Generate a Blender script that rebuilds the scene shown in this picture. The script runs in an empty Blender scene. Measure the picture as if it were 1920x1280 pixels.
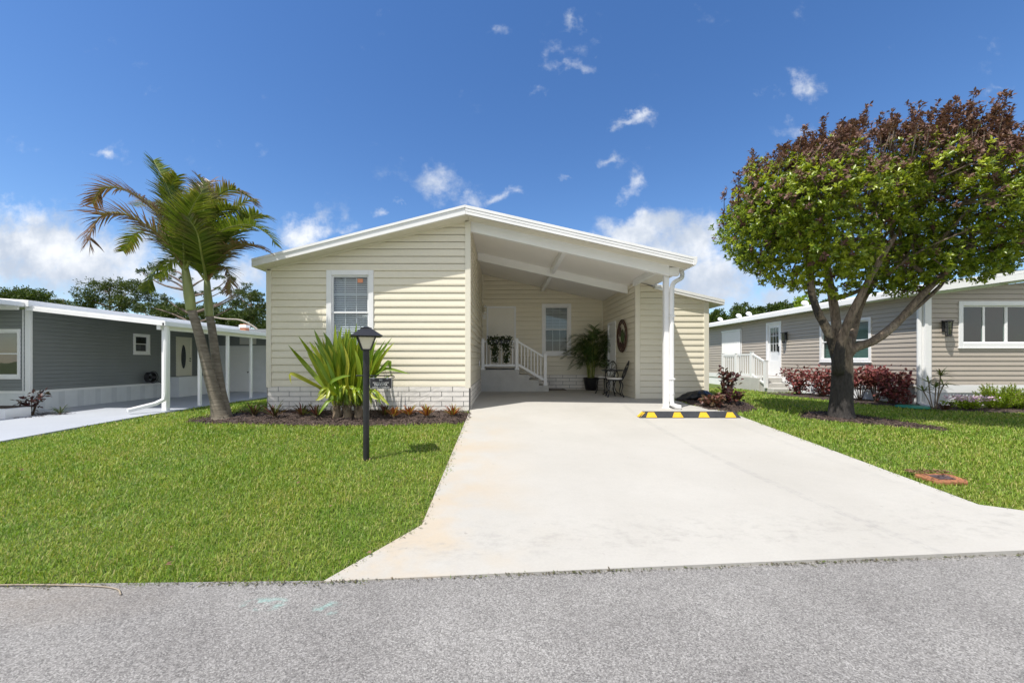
import bpy, math, random
import numpy as np
from mathutils import Vector, Matrix
random.seed(7); RNG = np.random.default_rng(11)
SC = bpy.context.scene; COL = SC.collection
PI = math.pi
# ---- photograph geometry: focal length and principal point in photo pixels, eye height above the carport slab
F, CX, HY, CZ = 746.7, 942.0, 676.0, 1.0
def W(px, py, Y): return Vector(((px-CX)*Y/F, Y, CZ+(HY-py)*Y/F))

# ------------------------------------------------------------------ materials
def nd(nt, t, **kw):
    n = nt.nodes.new(t)
    for k, v in kw.items(): setattr(n, k, v)
    return n
def newmat(name):
    m = bpy.data.materials.new(name); m.use_nodes = True
    nt = m.node_tree; bs = nt.nodes['Principled BSDF']
    return m, nt, bs
def c4(c): return (c[0], c[1], c[2], 1.0)
def srgb(r, g, b):
    f = lambda v: (v/255/12.92) if v/255 <= .04045 else ((v/255+.055)/1.055)**2.4
    return (f(r), f(g), f(b))
def noise(nt, scale, detail=4, rough=.55, coord='Object', stretch=None):
    tc = nd(nt, 'ShaderNodeTexCoord'); n = nd(nt, 'ShaderNodeTexNoise')
    n.inputs['Scale'].default_value = scale; n.inputs['Detail'].default_value = detail; n.inputs['Roughness'].default_value = rough
    if stretch:
        mp = nd(nt, 'ShaderNodeMapping'); mp.inputs['Scale'].default_value = stretch
        nt.links.new(tc.outputs[coord], mp.inputs['Vector']); nt.links.new(mp.outputs['Vector'], n.inputs['Vector'])
    else: nt.links.new(tc.outputs[coord], n.inputs['Vector'])
    return n
def ramp(nt, fac, stops, interp='LINEAR'):
    r = nd(nt, 'ShaderNodeValToRGB'); r.color_ramp.interpolation = interp
    el = r.color_ramp.elements
    el[0].position, el[0].color = stops[0][0], c4(stops[0][1]); el[1].position, el[1].color = stops[-1][0], c4(stops[-1][1])
    for p, c in stops[1:-1]:
        e = el.new(p); e.color = c4(c)
    nt.links.new(fac, r.inputs['Fac']); return r
def mixc(nt, fac, a, b, mode='MIX'):
    m = nd(nt, 'ShaderNodeMix', data_type='RGBA', blend_type=mode)
    for s, v in ((m.inputs[0], fac), (m.inputs[6], a), (m.inputs[7], b)):
        if hasattr(v, 'is_output'): nt.links.new(v, s)
        elif isinstance(v, (int, float)): s.default_value = v
        else: s.default_value = c4(v)
    return m.outputs[2]
def mth(nt, op, a, b=None, c=None, clamp=False):
    m = nd(nt, 'ShaderNodeMath', operation=op); m.use_clamp = clamp
    for i, v in enumerate((a, b, c)):
        if v is None: continue
        if hasattr(v, 'is_output'): nt.links.new(v, m.inputs[i])
        else: m.inputs[i].default_value = v
    return m.outputs[0]
def smooth(nt, v, a, b):
    m = nd(nt, 'ShaderNodeMapRange', interpolation_type='SMOOTHSTEP')
    nt.links.new(v, m.inputs[0]); m.inputs[1].default_value = a; m.inputs[2].default_value = b
    return m.outputs[0]
def pmat(name, col, rough=.55, var=.08, scale=3, bump=0, bscale=40, metallic=0, spec=.4, fine=0, fscale=120, stretch=None):
    m, nt, bs = newmat(name)
    n = noise(nt, scale, 5, stretch=stretch)
    lo = tuple(max(0, c*(1-var)) for c in col); hi = tuple(min(1, c*(1+var)) for c in col)
    out = ramp(nt, n.outputs['Fac'], [(.3, lo), (.7, hi)]).outputs['Color']
    if fine:
        f = noise(nt, fscale, 2)
        out = mixc(nt, 1.0, out, ramp(nt, f.outputs['Fac'], [(.3, (1-fine,)*3), (.7, (1.0,)*3)]).outputs['Color'], 'MULTIPLY')
    nt.links.new(out, bs.inputs['Base Color'])
    bs.inputs['Roughness'].default_value = rough; bs.inputs['Metallic'].default_value = metallic
    bs.inputs['Specular IOR Level'].default_value = spec
    if bump:
        b = nd(nt, 'ShaderNodeBump'); b.inputs['Strength'].default_value = bump; b.inputs['Distance'].default_value = .01
        bn = noise(nt, bscale, 5); nt.links.new(bn.outputs['Fac'], b.inputs['Height']); nt.links.new(b.outputs['Normal'], bs.inputs['Normal'])
    return m
def leafmat(name, cols, rough=.45, trans=.3, spec=.35, tipattr=None, tipcol=(.16, .085, .04), patch=False):
    m, nt, bs = newmat(name)
    g = nd(nt, 'ShaderNodeNewGeometry')
    stops = [(i/(len(cols)-1), c) for i, c in enumerate(cols)]
    col = ramp(nt, g.outputs['Random Per Island'], stops).outputs['Color']
    if tipattr:
        a = nd(nt, 'ShaderNodeAttribute'); a.attribute_name = tipattr
        col = mixc(nt, a.outputs['Fac'], col, tipcol)
    if patch:   # patches of drier and lusher growth
        p1 = noise(nt, .9, 4, .6); p2 = noise(nt, 3.5, 4, .65)
        pv = mth(nt, 'ADD', mth(nt, 'MULTIPLY', p1.outputs['Fac'], .55), mth(nt, 'MULTIPLY', p2.outputs['Fac'], .45))
        col = mixc(nt, 1.0, col, ramp(nt, pv, [(.36, (.72, .86, .75)), (.5, (1, 1, 1)), (.62, (1.2, 1.06, 1.3))]).outputs['Color'], 'MULTIPLY')
    nt.links.new(col, bs.inputs['Base Color']); bs.inputs['Roughness'].default_value = rough
    bs.inputs['Specular IOR Level'].default_value = spec
    t = nd(nt, 'ShaderNodeBsdfTranslucent')
    nt.links.new(mixc(nt, 1.0, col, (1.25, 1.2, .6), 'MULTIPLY'), t.inputs['Color'])
    mx = nd(nt, 'ShaderNodeMixShader'); mx.inputs[0].default_value = trans
    nt.links.new(bs.outputs[0], mx.inputs[1]); nt.links.new(t.outputs[0], mx.inputs[2])
    nt.links.new(mx.outputs[0], nt.nodes['Material Output'].inputs['Surface'])
    return m
def glassmat(name, tint=(.75, .8, .82), refl=.07):
    m, nt, bs = newmat(name); nt.nodes.remove(bs)
    tr = nd(nt, 'ShaderNodeBsdfTransparent'); tr.inputs[0].default_value = c4(tint)
    gl = nd(nt, 'ShaderNodeBsdfGlossy'); gl.inputs['Roughness'].default_value = .02
    lw = nd(nt, 'ShaderNodeLayerWeight'); lw.inputs['Blend'].default_value = .35
    f = mth(nt, 'MULTIPLY_ADD', lw.outputs['Facing'], .28, refl)
    bn = noise(nt, 1.3, 1); b = nd(nt, 'ShaderNodeBump'); b.inputs['Strength'].default_value = .05; b.inputs['Distance'].default_value = .05
    nt.links.new(bn.outputs['Fac'], b.inputs['Height']); nt.links.new(b.outputs['Normal'], gl.inputs['Normal'])
    mx = nd(nt, 'ShaderNodeMixShader'); nt.links.new(f, mx.inputs[0])
    nt.links.new(tr.outputs[0], mx.inputs[1]); nt.links.new(gl.outputs[0], mx.inputs[2])
    nt.links.new(mx.outputs[0], nt.nodes['Material Output'].inputs['Surface'])
    return m

M = {}
M['cream'] = pmat('cream_vinyl_siding', (.75, .695, .562), .42, .035, 1.2, bump=.05, bscale=90, fine=.04, fscale=30, stretch=(1, 1, 6))
M['cream_trim'] = pmat('cream_trim', (.73, .69, .58), .45, .04, 2)
M['white'] = pmat('white_painted_metal', (.80, .80, .80), .35, .03, 2, bump=.02, bscale=30)
M['white_trim'] = pmat('white_vinyl_trim', (.80, .80, .81), .4, .03, 3)
M['ceiling'] = pmat('off_white_ceiling_panel', (.82, .795, .755), .6, .03, 1.0)
M['soffit'] = pmat('beige_soffit', (.70, .66, .56), .5, .04, 2)
M['shingle'] = pmat('grey_roof_shingle', (.22, .22, .22), .9, .25, 8, bump=.6, bscale=60, fine=.3, fscale=150)
M['brick'] = pmat('split_face_grey_block', (.80, .765, .715), .85, .06, 7, bump=.35, bscale=45, fine=.10, fscale=60)
M['mortar'] = pmat('dark_mortar', (.17, .165, .16), .9, .1, 20)
M['door'] = pmat('beige_door_paint', (.78, .745, .67), .4, .02, 3)
M['blind'] = pmat('white_blind_slats', (.72, .73, .74), .5, .03, 5)
M['glass'] = glassmat('window_glass')
M['glass_tint'] = glassmat('tinted_window_glass', (.35, .5, .46), .05)
M['dark'] = pmat('dark_interior', (.05, .05, .055), .8, .2, 3)
M['concrete_step'] = pmat('painted_concrete_step', (.50, .49, .46), .8, .08, 3, bump=.3, bscale=60, fine=.12, fscale=80)
M['black_metal'] = pmat('black_powder_coated_metal', (.022, .022, .025), .42, .25, 6, bump=.08, bscale=60)
M['frost'] = pmat('frosted_lantern_glass', (.74, .69, .58), .25, .05, 8)
M['black_plastic'] = pmat('black_plastic', (.016, .016, .018), .35, .2, 5)
M['rubber'] = pmat('black_rubber', (.045, .047, .055), .65, .2, 8, bump=.3, bscale=70, fine=.2, fscale=100)
M['yellow'] = pmat('yellow_reflective_tape', (.78, .47, .03), .4, .10, 9, fine=.1)
M['cushion'] = pmat('pale_seat_cushion', (.62, .60, .56), .85, .05, 8, bump=.2, bscale=80)
M['rust'] = pmat('rusty_iron', (.36, .155, .075), .85, .3, 9, bump=.5, bscale=50, fine=.35, fscale=60)
M['rust_dark'] = pmat('dark_corroded_iron', (.07, .05, .055), .8, .3, 12, bump=.4, bscale=50)
M['soil'] = pmat('dark_soil', (.05, .035, .025), .95, .4, 20, bump=.8, bscale=60)
M['grey_siding'] = pmat('slate_grey_siding', (.195, .21, .214), .5, .04, 1.2, bump=.04, bscale=80)
M['taupe_siding'] = pmat('taupe_siding', (.43, .378, .322), .5, .04, 1.2, bump=.05, bscale=80, fine=.05, fscale=30)
M['grey_floor'] = pmat('painted_grey_slab', (.40, .425, .47), .5, .05, .8, bump=.1, bscale=40)
M['skirt_white'] = pmat('white_skirting_panel', (.68, .70, .72), .45, .04, 3)
M['skirt_grey'] = pmat('grey_skirting_panel', (.60, .62, .645), .45, .06, 3)
M['pale_door'] = pmat('pale_yellow_door', (.70, .68, .58), .4, .03, 3)
M['oval_glass'] = pmat('dark_leaded_glass', (.035, .04, .045), .12, .4, 22)
M['green_plastic'] = pmat('green_plastic_lid', (.03, .26, .17), .45, .1, 6)
M['terracotta'] = pmat('terracotta_vent', (.50, .22, .12), .7, .1, 8)
M['twig'] = pmat('brown_twig', (.11, .07, .045), .85, .3, 12)
M['bark'] = pmat('grey_brown_bark', (.16, .125, .095), .9, .3, 5, bump=.8, bscale=22, fine=.3, fscale=40, stretch=(1, 1, .4))
M['pine_bark'] = pmat('pine_bark', (.17, .13, .11), .9, .3, 4, bump=.6, bscale=20)
M['stem'] = pmat('pale_stem', (.20, .15, .10), .8, .3, 12, bump=.5, bscale=40)

# leaves
M['leaf_green'] = leafmat('glossy_green_leaf', [(.06, .115, .012), (.12, .20, .016), (.23, .31, .022), (.28, .34, .035)], .34, .34, .5, tipattr='tone', tipcol=(.36, .42, .035))
M['leaf_brown'] = leafmat('dry_brown_leaf', [(.10, .05, .045), (.155, .082, .068), (.225, .13, .10), (.14, .09, .06)], .6, .15, .25)
M['palm_leaf'] = leafmat('palm_leaflet', [(.065, .11, .014), (.11, .17, .018), (.20, .24, .03)], .4, .28, .45, tipattr='dry', tipcol=(.215, .125, .085))
M['strap_leaf'] = leafmat('strap_leaf', [(.10, .18, .012), (.16, .25, .014), (.24, .32, .02), (.36, .36, .035)], .38, .28, .45)
M['red_leaf'] = leafmat('copper_red_leaf', [(.11, .025, .028), (.17, .04, .042), (.25, .07, .065), (.13, .075, .05)], .45, .2)
M['mixed_red'] = leafmat('mixed_red_green_leaf', [(.05, .055, .02), (.10, .04, .03), (.17, .06, .05), (.12, .09, .045), (.22, .09, .07)], .45, .2)
M['dark_red_leaf'] = leafmat('dark_purple_leaf', [(.03, .018, .02), (.07, .02, .025), (.12, .045, .03), (.04, .05, .02)], .45, .2)
M['croton_leaf'] = leafmat('variegated_croton_leaf', [(.05, .08, .015), (.15, .03, .02), (.30, .10, .02), (.33, .28, .03), (.08, .13, .02)], .4, .2)
M['dark_green_leaf'] = leafmat('dark_green_leaf', [(.022, .042, .012), (.04, .065, .016), (.06, .09, .022)], .4, .25)
M['indoor_palm'] = leafmat('shade_palm_leaflet', [(.04, .08, .022), (.07, .12, .03), (.10, .155, .035)], .4, .25)
M['bright_leaf'] = leafmat('bright_green_leaf', [(.15, .25, .015), (.23, .34, .02), (.32, .42, .03)], .45, .4)
M['pine_leaf'] = leafmat('pine_needles', [(.04, .065, .014), (.065, .10, .018), (.11, .14, .024)], .55, .2)
M['hedge_leaf'] = leafmat('far_hedge_leaf', [(.03, .06, .012), (.06, .10, .016), (.10, .14, .02)], .5, .25)
M['grey_twig'] = pmat('bare_grey_twig', (.15, .12, .11), .9, .2, 6)
M['flower_white'] = leafmat('white_petal', [(.75, .73, .68), (.8, .78, .75)], .6, .2)
M['flower_pink'] = leafmat('pale_pink_petal', [(.62, .40, .58), (.78, .66, .76)], .6, .2)
M['grass'] = leafmat('lawn_grass_blade', [(.095, .18, .022), (.165, .275, .028), (.23, .35, .04), (.31, .39, .065), (.42, .39, .16)], .5, .34, .3, patch=True)
M['dead_leaf'] = leafmat('fallen_leaf', [(.12, .065, .035), (.22, .13, .08)], .8, .1)

def mulchmat():
    m, nt, bs = newmat('bark_mulch')
    v = nd(nt, 'ShaderNodeTexVoronoi'); v.inputs['Scale'].default_value = 30
    tc = nd(nt, 'ShaderNodeTexCoord'); nt.links.new(tc.outputs['Object'], v.inputs['Vector'])
    col = ramp(nt, v.outputs['Color'], [(0, (.020, .013, .010)), (.5, (.05, .033, .026)), (1, (.11, .075, .06))]).outputs['Color']
    nt.links.new(col, bs.inputs['Base Color']); bs.inputs['Roughness'].default_value = .9
    b = nd(nt, 'ShaderNodeBump'); b.inputs['Strength'].default_value = 1; b.inputs['Distance'].default_value = .02
    nt.links.new(v.outputs['Distance'], b.inputs['Height']); nt.links.new(b.outputs['Normal'], bs.inputs['Normal'])
    return m
M['mulch'] = mulchmat()
M['chip'] = leafmat('bark_chip', [(.022, .014, .011), (.055, .035, .028), (.12, .082, .065)], .9, .0)

def asphalt():
    m, nt, bs = newmat('worn_asphalt')
    tc = nd(nt, 'ShaderNodeTexCoord')
    v = nd(nt, 'ShaderNodeTexVoronoi'); v.inputs['Scale'].default_value = 165; nt.links.new(tc.outputs['Object'], v.inputs['Vector'])
    n2 = noise(nt, 240, 3, .7)
    big = noise(nt, .9, 5, .6); mid = noise(nt, 9, 4, .6)
    sep = nd(nt, 'ShaderNodeSeparateColor'); nt.links.new(v.outputs['Color'], sep.inputs[0])
    s = mth(nt, 'ADD', mth(nt, 'MULTIPLY', sep.outputs[0], .55), mth(nt, 'MULTIPLY', n2.outputs['Fac'], .55))
    col = ramp(nt, s, [(.16, (.09, .087, .085)), (.45, (.215, .208, .202)), (.70, (.30, .292, .283)), (.94, (.48, .47, .455))]).outputs['Color']
    shade = ramp(nt, mth(nt, 'ADD', mth(nt, 'MULTIPLY', big.outputs['Fac'], .7), mth(nt, 'MULTIPLY', mid.outputs['Fac'], .3)), [(.3, (.76, .75, .75)), (.7, (1.14, 1.14, 1.13))]).outputs['Color']
    col = mixc(nt, 1.0, col, shade, 'MULTIPLY')
    # faded turquoise survey paint and a brown stain by the verge
    sx = nd(nt, 'ShaderNodeSeparateXYZ'); nt.links.new(tc.outputs['Object'], sx.inputs[0])
    def spot(cx, cy, rx, ry):
        a = mth(nt, 'POWER', mth(nt, 'DIVIDE', mth(nt, 'SUBTRACT', sx.outputs[0], cx), rx), 2.0)
        b = mth(nt, 'POWER', mth(nt, 'DIVIDE', mth(nt, 'SUBTRACT', sx.outputs[1], cy), ry), 2.0)
        return mth(nt, 'SUBTRACT', 1.0, mth(nt, 'ADD', a, b), clamp=True)
    pn = noise(nt, 14, 3)
    paint = mth(nt, 'MULTIPLY', mth(nt, 'MAXIMUM', spot(-1.35, 2.28, .16, .07), spot(-.98, 2.24, .10, .07)), smooth(nt, pn.outputs['Fac'], .45, .62))
    col = mixc(nt, mth(nt, 'MULTIPLY', paint, .55), col, (.30, .55, .50))
    st = mth(nt, 'MULTIPLY', spot(-2.9, 2.3, 1.1, .30), mid.outputs['Fac'])
    col = mixc(nt, mth(nt, 'MULTIPLY', st, .5), col, (.22, .18, .14))
    oil = mth(nt, 'MULTIPLY', spot(2.35, 1.75, .12, .05), mid.outputs['Fac'])
    col = mixc(nt, oil, col, (.09, .09, .09))
    nt.links.new(col, bs.inputs['Base Color']); bs.inputs['Roughness'].default_value = .88; bs.inputs['Specular IOR Level'].default_value = .25
    b = nd(nt, 'ShaderNodeBump'); b.inputs['Strength'].default_value = .7; b.inputs['Distance'].default_value = .006
    nt.links.new(s, b.inputs['Height']); nt.links.new(b.outputs['Normal'], bs.inputs['Normal'])
    return m
M['asphalt'] = asphalt()

def concrete():
    m, nt, bs = newmat('pale_driveway_concrete')
    tc = nd(nt, 'ShaderNodeTexCoord'); sx = nd(nt, 'ShaderNodeSeparateXYZ'); nt.links.new(tc.outputs['Object'], sx.inputs[0])
    X, Y = sx.outputs[0], sx.outputs[1]
    big = noise(nt, .8, 6, .6); fine = noise(nt, 60, 4, .65); mid = noise(nt, 7, 7, .72, stretch=(1, 1.7, 1))
    col = ramp(nt, big.outputs['Fac'], [(.3, (.40, .385, .355)), (.7, (.45, .436, .407))]).outputs['Color']
    col = mixc(nt, 1.0, col, ramp(nt, fine.outputs['Fac'], [(.3, (.93, .93, .93)), (.7, (1.0, 1.0, 1.0))]).outputs['Color'], 'MULTIPLY')
    # sprinkler (rust) stain along the left edge
    left = mth(nt, 'MULTIPLY', smooth(nt, mth(nt, 'ADD', X, mth(nt, 'MULTIPLY', big.outputs['Fac'], .8)), 1.0, -.35), smooth(nt, Y, 8.5, 5.5))
    left = mth(nt, 'MULTIPLY', left, smooth(nt, noise(nt, 1.7, 5, .6).outputs['Fac'], .34, .62)); col = mixc(nt, mth(nt, 'MULTIPLY', left, .62), col, (.45, .36, .25))
    # grey dirt where the apron meets the road
    mq = smooth(nt, mid.outputs['Fac'], .47, .70)
    yy = mth(nt, 'SUBTRACT', Y, mth(nt, 'MULTIPLY', X, .073))
    band = mth(nt, 'MULTIPLY', smooth(nt, yy, 3.5, 2.9), smooth(nt, yy, 2.62, 2.95))
    col = mixc(nt, mth(nt, 'MULTIPLY', mth(nt, 'MULTIPLY', mq, band), .42), col, (.27, .26, .24))
    # faint tyre tracks curving towards the wheel stop
    def track(x0, k, w):
        cxv = mth(nt, 'MULTIPLY_ADD', mth(nt, 'POWER', mth(nt, 'SUBTRACT', 7.1, Y), 2.0), k, x0)
        d = mth(nt, 'ABSOLUTE', mth(nt, 'SUBTRACT', X, cxv))
        return smooth(nt, d, w, w*.5)
    wv = mth(nt, 'ADD', mth(nt, 'MULTIPLY', mth(nt, 'SINE', mth(nt, 'MULTIPLY', X, 160.0)), .25), .75)
    tr = mth(nt, 'MAXIMUM', track(2.55, .03, .07), mth(nt, 'MULTIPLY', track(4.0, .012, .08), .5))
    tr = mth(nt, 'MULTIPLY', mth(nt, 'MULTIPLY', tr, wv), smooth(nt, mid.outputs['Fac'], .35, .65))
    col = mixc(nt, mth(nt, 'MULTIPLY', tr, .42), col, (.27, .265, .26))
    sp = noise(nt, 13, 3, .5); col = mixc(nt, mth(nt, 'MULTIPLY', smooth(nt, sp.outputs['Fac'], .72, .78), .5), col, (.24, .23, .21))
    wide = mth(nt, 'MULTIPLY', mq, .16); col = mixc(nt, wide, col, (.34, .33, .315))
    nt.links.new(col, bs.inputs['Base Color']); bs.inputs['Roughness'].default_value = .85; bs.inputs['Specular IOR Level'].default_value = .25
    b = nd(nt, 'ShaderNodeBump'); b.inputs['Strength'].default_value = .25; b.inputs['Distance'].default_value = .004
    nt.links.new(fine.outputs['Fac'], b.inputs['Height']); nt.links.new(b.outputs['Normal'], bs.inputs['Normal'])
    return m
M['concrete'] = concrete()

def groundmat():
    m, nt, bs = newmat('turf_soil')
    a = noise(nt, 30, 5, .7); b_ = noise(nt, 1.2, 4)
    col = ramp(nt, a.outputs['Fac'], [(.25, (.045, .058, .012)), (.55, (.095, .14, .018)), (.8, (.16, .19, .035))]).outputs['Color']
    col = mixc(nt, mth(nt, 'MULTIPLY', smooth(nt, b_.outputs['Fac'], .5, .75), .4), col, (.12, .11, .045))
    nt.links.new(col, bs.inputs['Base Color']); bs.inputs['Roughness'].default_value = .95
    bp = nd(nt, 'ShaderNodeBump'); bp.inputs['Strength'].default_value = .8; bp.inputs['Distance'].default_value = .02
    nt.links.new(a.outputs['Fac'], bp.inputs['Height']); nt.links.new(bp.outputs['Normal'], bs.inputs['Normal'])
    return m
M['ground'] = groundmat()

def palmtrunk():
    m, nt, bs = newmat('ringed_palm_trunk')
    n = noise(nt, 6, 5, .6, stretch=(1, 1, 3))
    tc = nd(nt, 'ShaderNodeTexCoord'); sx = nd(nt, 'ShaderNodeSeparateXYZ'); nt.links.new(tc.outputs['Object'], sx.inputs[0])
    w = mth(nt, 'SINE', mth(nt, 'ADD', mth(nt, 'MULTIPLY', sx.outputs[2], 95), mth(nt, 'MULTIPLY', n.outputs['Fac'], 9)))
    ring = smooth(nt, w, .45, .95)
    col = ramp(nt, n.outputs['Fac'], [(.3, (.11, .09, .064)), (.7, (.26, .225, .178))]).outputs['Color']
    col = mixc(nt, mth(nt, 'MULTIPLY', ring, .42), col, (.12, .105, .08))
    nt.links.new(col, bs.inputs['Base Color']); bs.inputs['Roughness'].default_value = .85
    b = nd(nt, 'ShaderNodeBump'); b.inputs['Strength'].default_value = .6; b.inputs['Distance'].default_value = .01; b.invert = True
    b.inputs['Strength'].default_value = .35; nt.links.new(ring, b.inputs['Height']); nt.links.new(b.outputs['Normal'], bs.inputs['Normal'])
    return m
M['palm_trunk'] = palmtrunk()
M['crownshaft'] = pmat('green_crownshaft', (.25, .28, .105), .45, .25, 3, bump=.2, bscale=20, stretch=(3, 3, .6))
M['rachis'] = pmat('palm_rachis', (.22, .25, .06), .5, .2, 5)
M['rachis_dry'] = pmat('dry_palm_rachis', (.26, .17, .08), .6, .2, 5)

def treebark():
    m, nt, bs = newmat('bark_with_blackened_base')
    n = noise(nt, 4.5, 6, .65, stretch=(1, 1, .45)); f = noise(nt, 30, 5, .75, stretch=(1, 1, .28)); n3 = noise(nt, 3.6, 5, .7)
    tc = nd(nt, 'ShaderNodeTexCoord'); sx = nd(nt, 'ShaderNodeSeparateXYZ'); nt.links.new(tc.outputs['Object'], sx.inputs[0])
    col = ramp(nt, n.outputs['Fac'], [(.3, (.16, .12, .088)), (.55, (.29, .225, .168)), (.75, (.42, .345, .27))]).outputs['Color']
    col = mixc(nt, 1.0, col, ramp(nt, f.outputs['Fac'], [(.35, (.40, .40, .40)), (.6, (1.1, 1.1, 1.1))]).outputs['Color'], 'MULTIPLY')
    hgt = mth(nt, 'ADD', mth(nt, 'ADD', sx.outputs[2], mth(nt, 'MULTIPLY', mth(nt, 'SUBTRACT', n3.outputs['Fac'], .5), 1.3)), mth(nt, 'MULTIPLY', sx.outputs[0], 2.0))
    k = smooth(nt, hgt, 1.02, .84)   # the trunk's lower part is blackened, higher up on the left side
    greyk = ramp(nt, f.outputs['Fac'], [(.3, (.013, .012, .012)), (.75, (.055, .05, .05))]).outputs['Color']
    col = mixc(nt, mth(nt, 'MULTIPLY', k, .95), col, greyk)
    nt.links.new(col, bs.inputs['Base Color']); bs.inputs['Roughness'].default_value = .92
    b = nd(nt, 'ShaderNodeBump'); b.inputs['Strength'].default_value = 1.0; b.inputs['Distance'].default_value = .035
    nt.links.new(f.outputs['Fac'], b.inputs['Height']); nt.links.new(b.outputs['Normal'], bs.inputs['Normal'])
    return m
M['tree_bark'] = treebark()

# ------------------------------------------------------------------ objects
def tag(o, label=None, cat=None, group=None, kind=None):
    if label: o['label'] = label
    if cat: o['category'] = cat
    if group: o['group'] = group
    if kind: o['kind'] = kind
    return o
def thing(name, label, cat, loc=(0, 0, 0), rz=0, group=None):
    o = bpy.data.objects.new(name, None); COL.objects.link(o); o.empty_display_size = .1
    o.location = loc; o.rotation_euler = (0, 0, rz)
    return tag(o, label, cat, group)
def rootloc(p):
    while p.parent: p = p.parent
    return p.location.copy()
def dup(o, parent=None):
    c = o.copy(); COL.objects.link(c)
    if parent: c.parent = parent
    for ch in list(o.children): dup(ch, c)
    return c
def link(name, me, mat, parent=None, smooth=False, bevel=0, local=False):
    o = bpy.data.objects.new(name, me); COL.objects.link(o)
    for mm in (mat if isinstance(mat, (list, tuple)) else [mat]): me.materials.append(mm)
    if parent is not None:
        if not local: me.transform(Matrix.Translation(-rootloc(parent)))
        o.parent = parent
    if smooth: me.polygons.foreach_set('use_smooth', [True]*len(me.polygons))
    if bevel:
        b = o.modifiers.new('bevel', 'BEVEL'); b.width = bevel; b.segments = 2; b.limit_method = 'ANGLE'; b.angle_limit = math.radians(40)
    return o
class MB:
    def __init__(s): s.v = []; s.f = []; s.mi = []; s.cur = 0
    def face(s, pts):
        b = len(s.v); s.v += [tuple(p) for p in pts]; s.f.append(tuple(range(b, b+len(pts)))); s.mi.append(s.cur); return s
    def _f(s, idx, b):
        s.f.append(tuple(b+i for i in idx)); s.mi.append(s.cur)
    def hexa(s, p):
        b = len(s.v); s.v += [tuple(q) for q in p]
        for q in ((0, 3, 2, 1), (4, 5, 6, 7), (0, 1, 5, 4), (1, 2, 6, 5), (2, 3, 7, 6), (3, 0, 4, 7)): s._f(q, b)
        return s
    def box(s, x0, x1, y0, y1, z0, z1):
        return s.hexa([(x0, y0, z0), (x1, y0, z0), (x1, y1, z0), (x0, y1, z0), (x0, y0, z1), (x1, y0, z1), (x1, y1, z1), (x0, y1, z1)])
    def beam(s, p, q, w, h, up=(0, 0, 1)):
        p, q, up = Vector(p), Vector(q), Vector(up); d = (q-p).normalized(); a = d.cross(up).normalized()*w/2; c = a.cross(d).normalized()*h/2
        return s.hexa([p-a-c, p+a-c, q+a-c, q-a-c, p-a+c, p+a+c, q+a+c, q-a+c])
    def prism(s, pts, ext):
        pts = [Vector(p) for p in pts]; e = Vector(ext); n = len(pts); b = len(s.v)
        s.v += [tuple(p) for p in pts]+[tuple(p+e) for p in pts]
        s._f(range(n-1, -1, -1), b); s._f(range(n, 2*n), b)
        for i in range(n): s._f((i, (i+1) % n, n+(i+1) % n, n+i), b)
        return s
    def tube(s, pts, r, n=8, cap=True, closed=False):
        pts = [Vector(p) for p in pts]; m = len(pts)
        rr = list(r) if hasattr(r, '__len__') else [r]*m
        b = len(s.v); ref = None
        for i, p in enumerate(pts):
            if closed: d = pts[(i+1) % m]-pts[i-1]
            else: d = pts[min(i+1, m-1)]-pts[max(i-1, 0)]
            d = d.normalized() if d.length > 1e-9 else Vector((0, 0, 1))
            if ref is None:
                ref = Vector((0, 0, 1)) if abs(d.z) < .9 else Vector((1, 0, 0))
            a = (ref-d*ref.dot(d)).normalized(); c = d.cross(a); ref = a
            for k in range(n):
                t = 2*PI*k/n; s.v.append(tuple(p+(a*math.cos(t)+c*math.sin(t))*rr[i]))
        for i in range(m if closed else m-1):
            j = (i+1) % m
            for k in range(n):
                s._f((i*n+k, i*n+(k+1) % n, j*n+(k+1) % n, j*n+k), b)
        if cap and not closed:
            s._f(range(n-1, -1, -1), b); s._f(range((m-1)*n, m*n), b)
        return s
    def lathe(s, prof, c=(0, 0, 0), n=20):
        b = len(s.v); c = Vector(c)
        for r, z in prof:
            for k in range(n):
                t = 2*PI*k/n; s.v.append((c.x+r*math.cos(t), c.y+r*math.sin(t), c.z+z))
        for i in range(len(prof)-1):
            for k in range(n): s._f((i*n+k, i*n+(k+1) % n, (i+1)*n+(k+1) % n, (i+1)*n+k), b)
        s._f(range(n-1, -1, -1), b); s._f(range((len(prof)-1)*n, len(prof)*n), b)
        return s
    def build(s, name, mat, parent=None, smooth=False, bevel=0, local=False):
        me = bpy.data.meshes.new(name); me.from_pydata(s.v, [], s.f); me.update()
        if any(s.mi): me.polygons.foreach_set('material_index', s.mi)
        return link(name, me, mat, parent, smooth, bevel, local)
def curve_pts(ctrl, n=12):
    """Catmull-Rom through control points"""
    P = [Vector(p) for p in ctrl]; P = [P[0]*2-P[1]]+P+[P[-1]*2-P[-2]]
    out = []; segs = len(P)-3
    for i in range(n):
        t = i/(n-1)*segs; k = min(int(t), segs-1); u = t-k
        a, b, c, d = P[k:k+4]
        out.append(.5*((2*b)+(c-a)*u+(2*a-5*b+4*c-d)*u*u+(3*b-a-3*c+d)*u**3))
    return out
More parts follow.
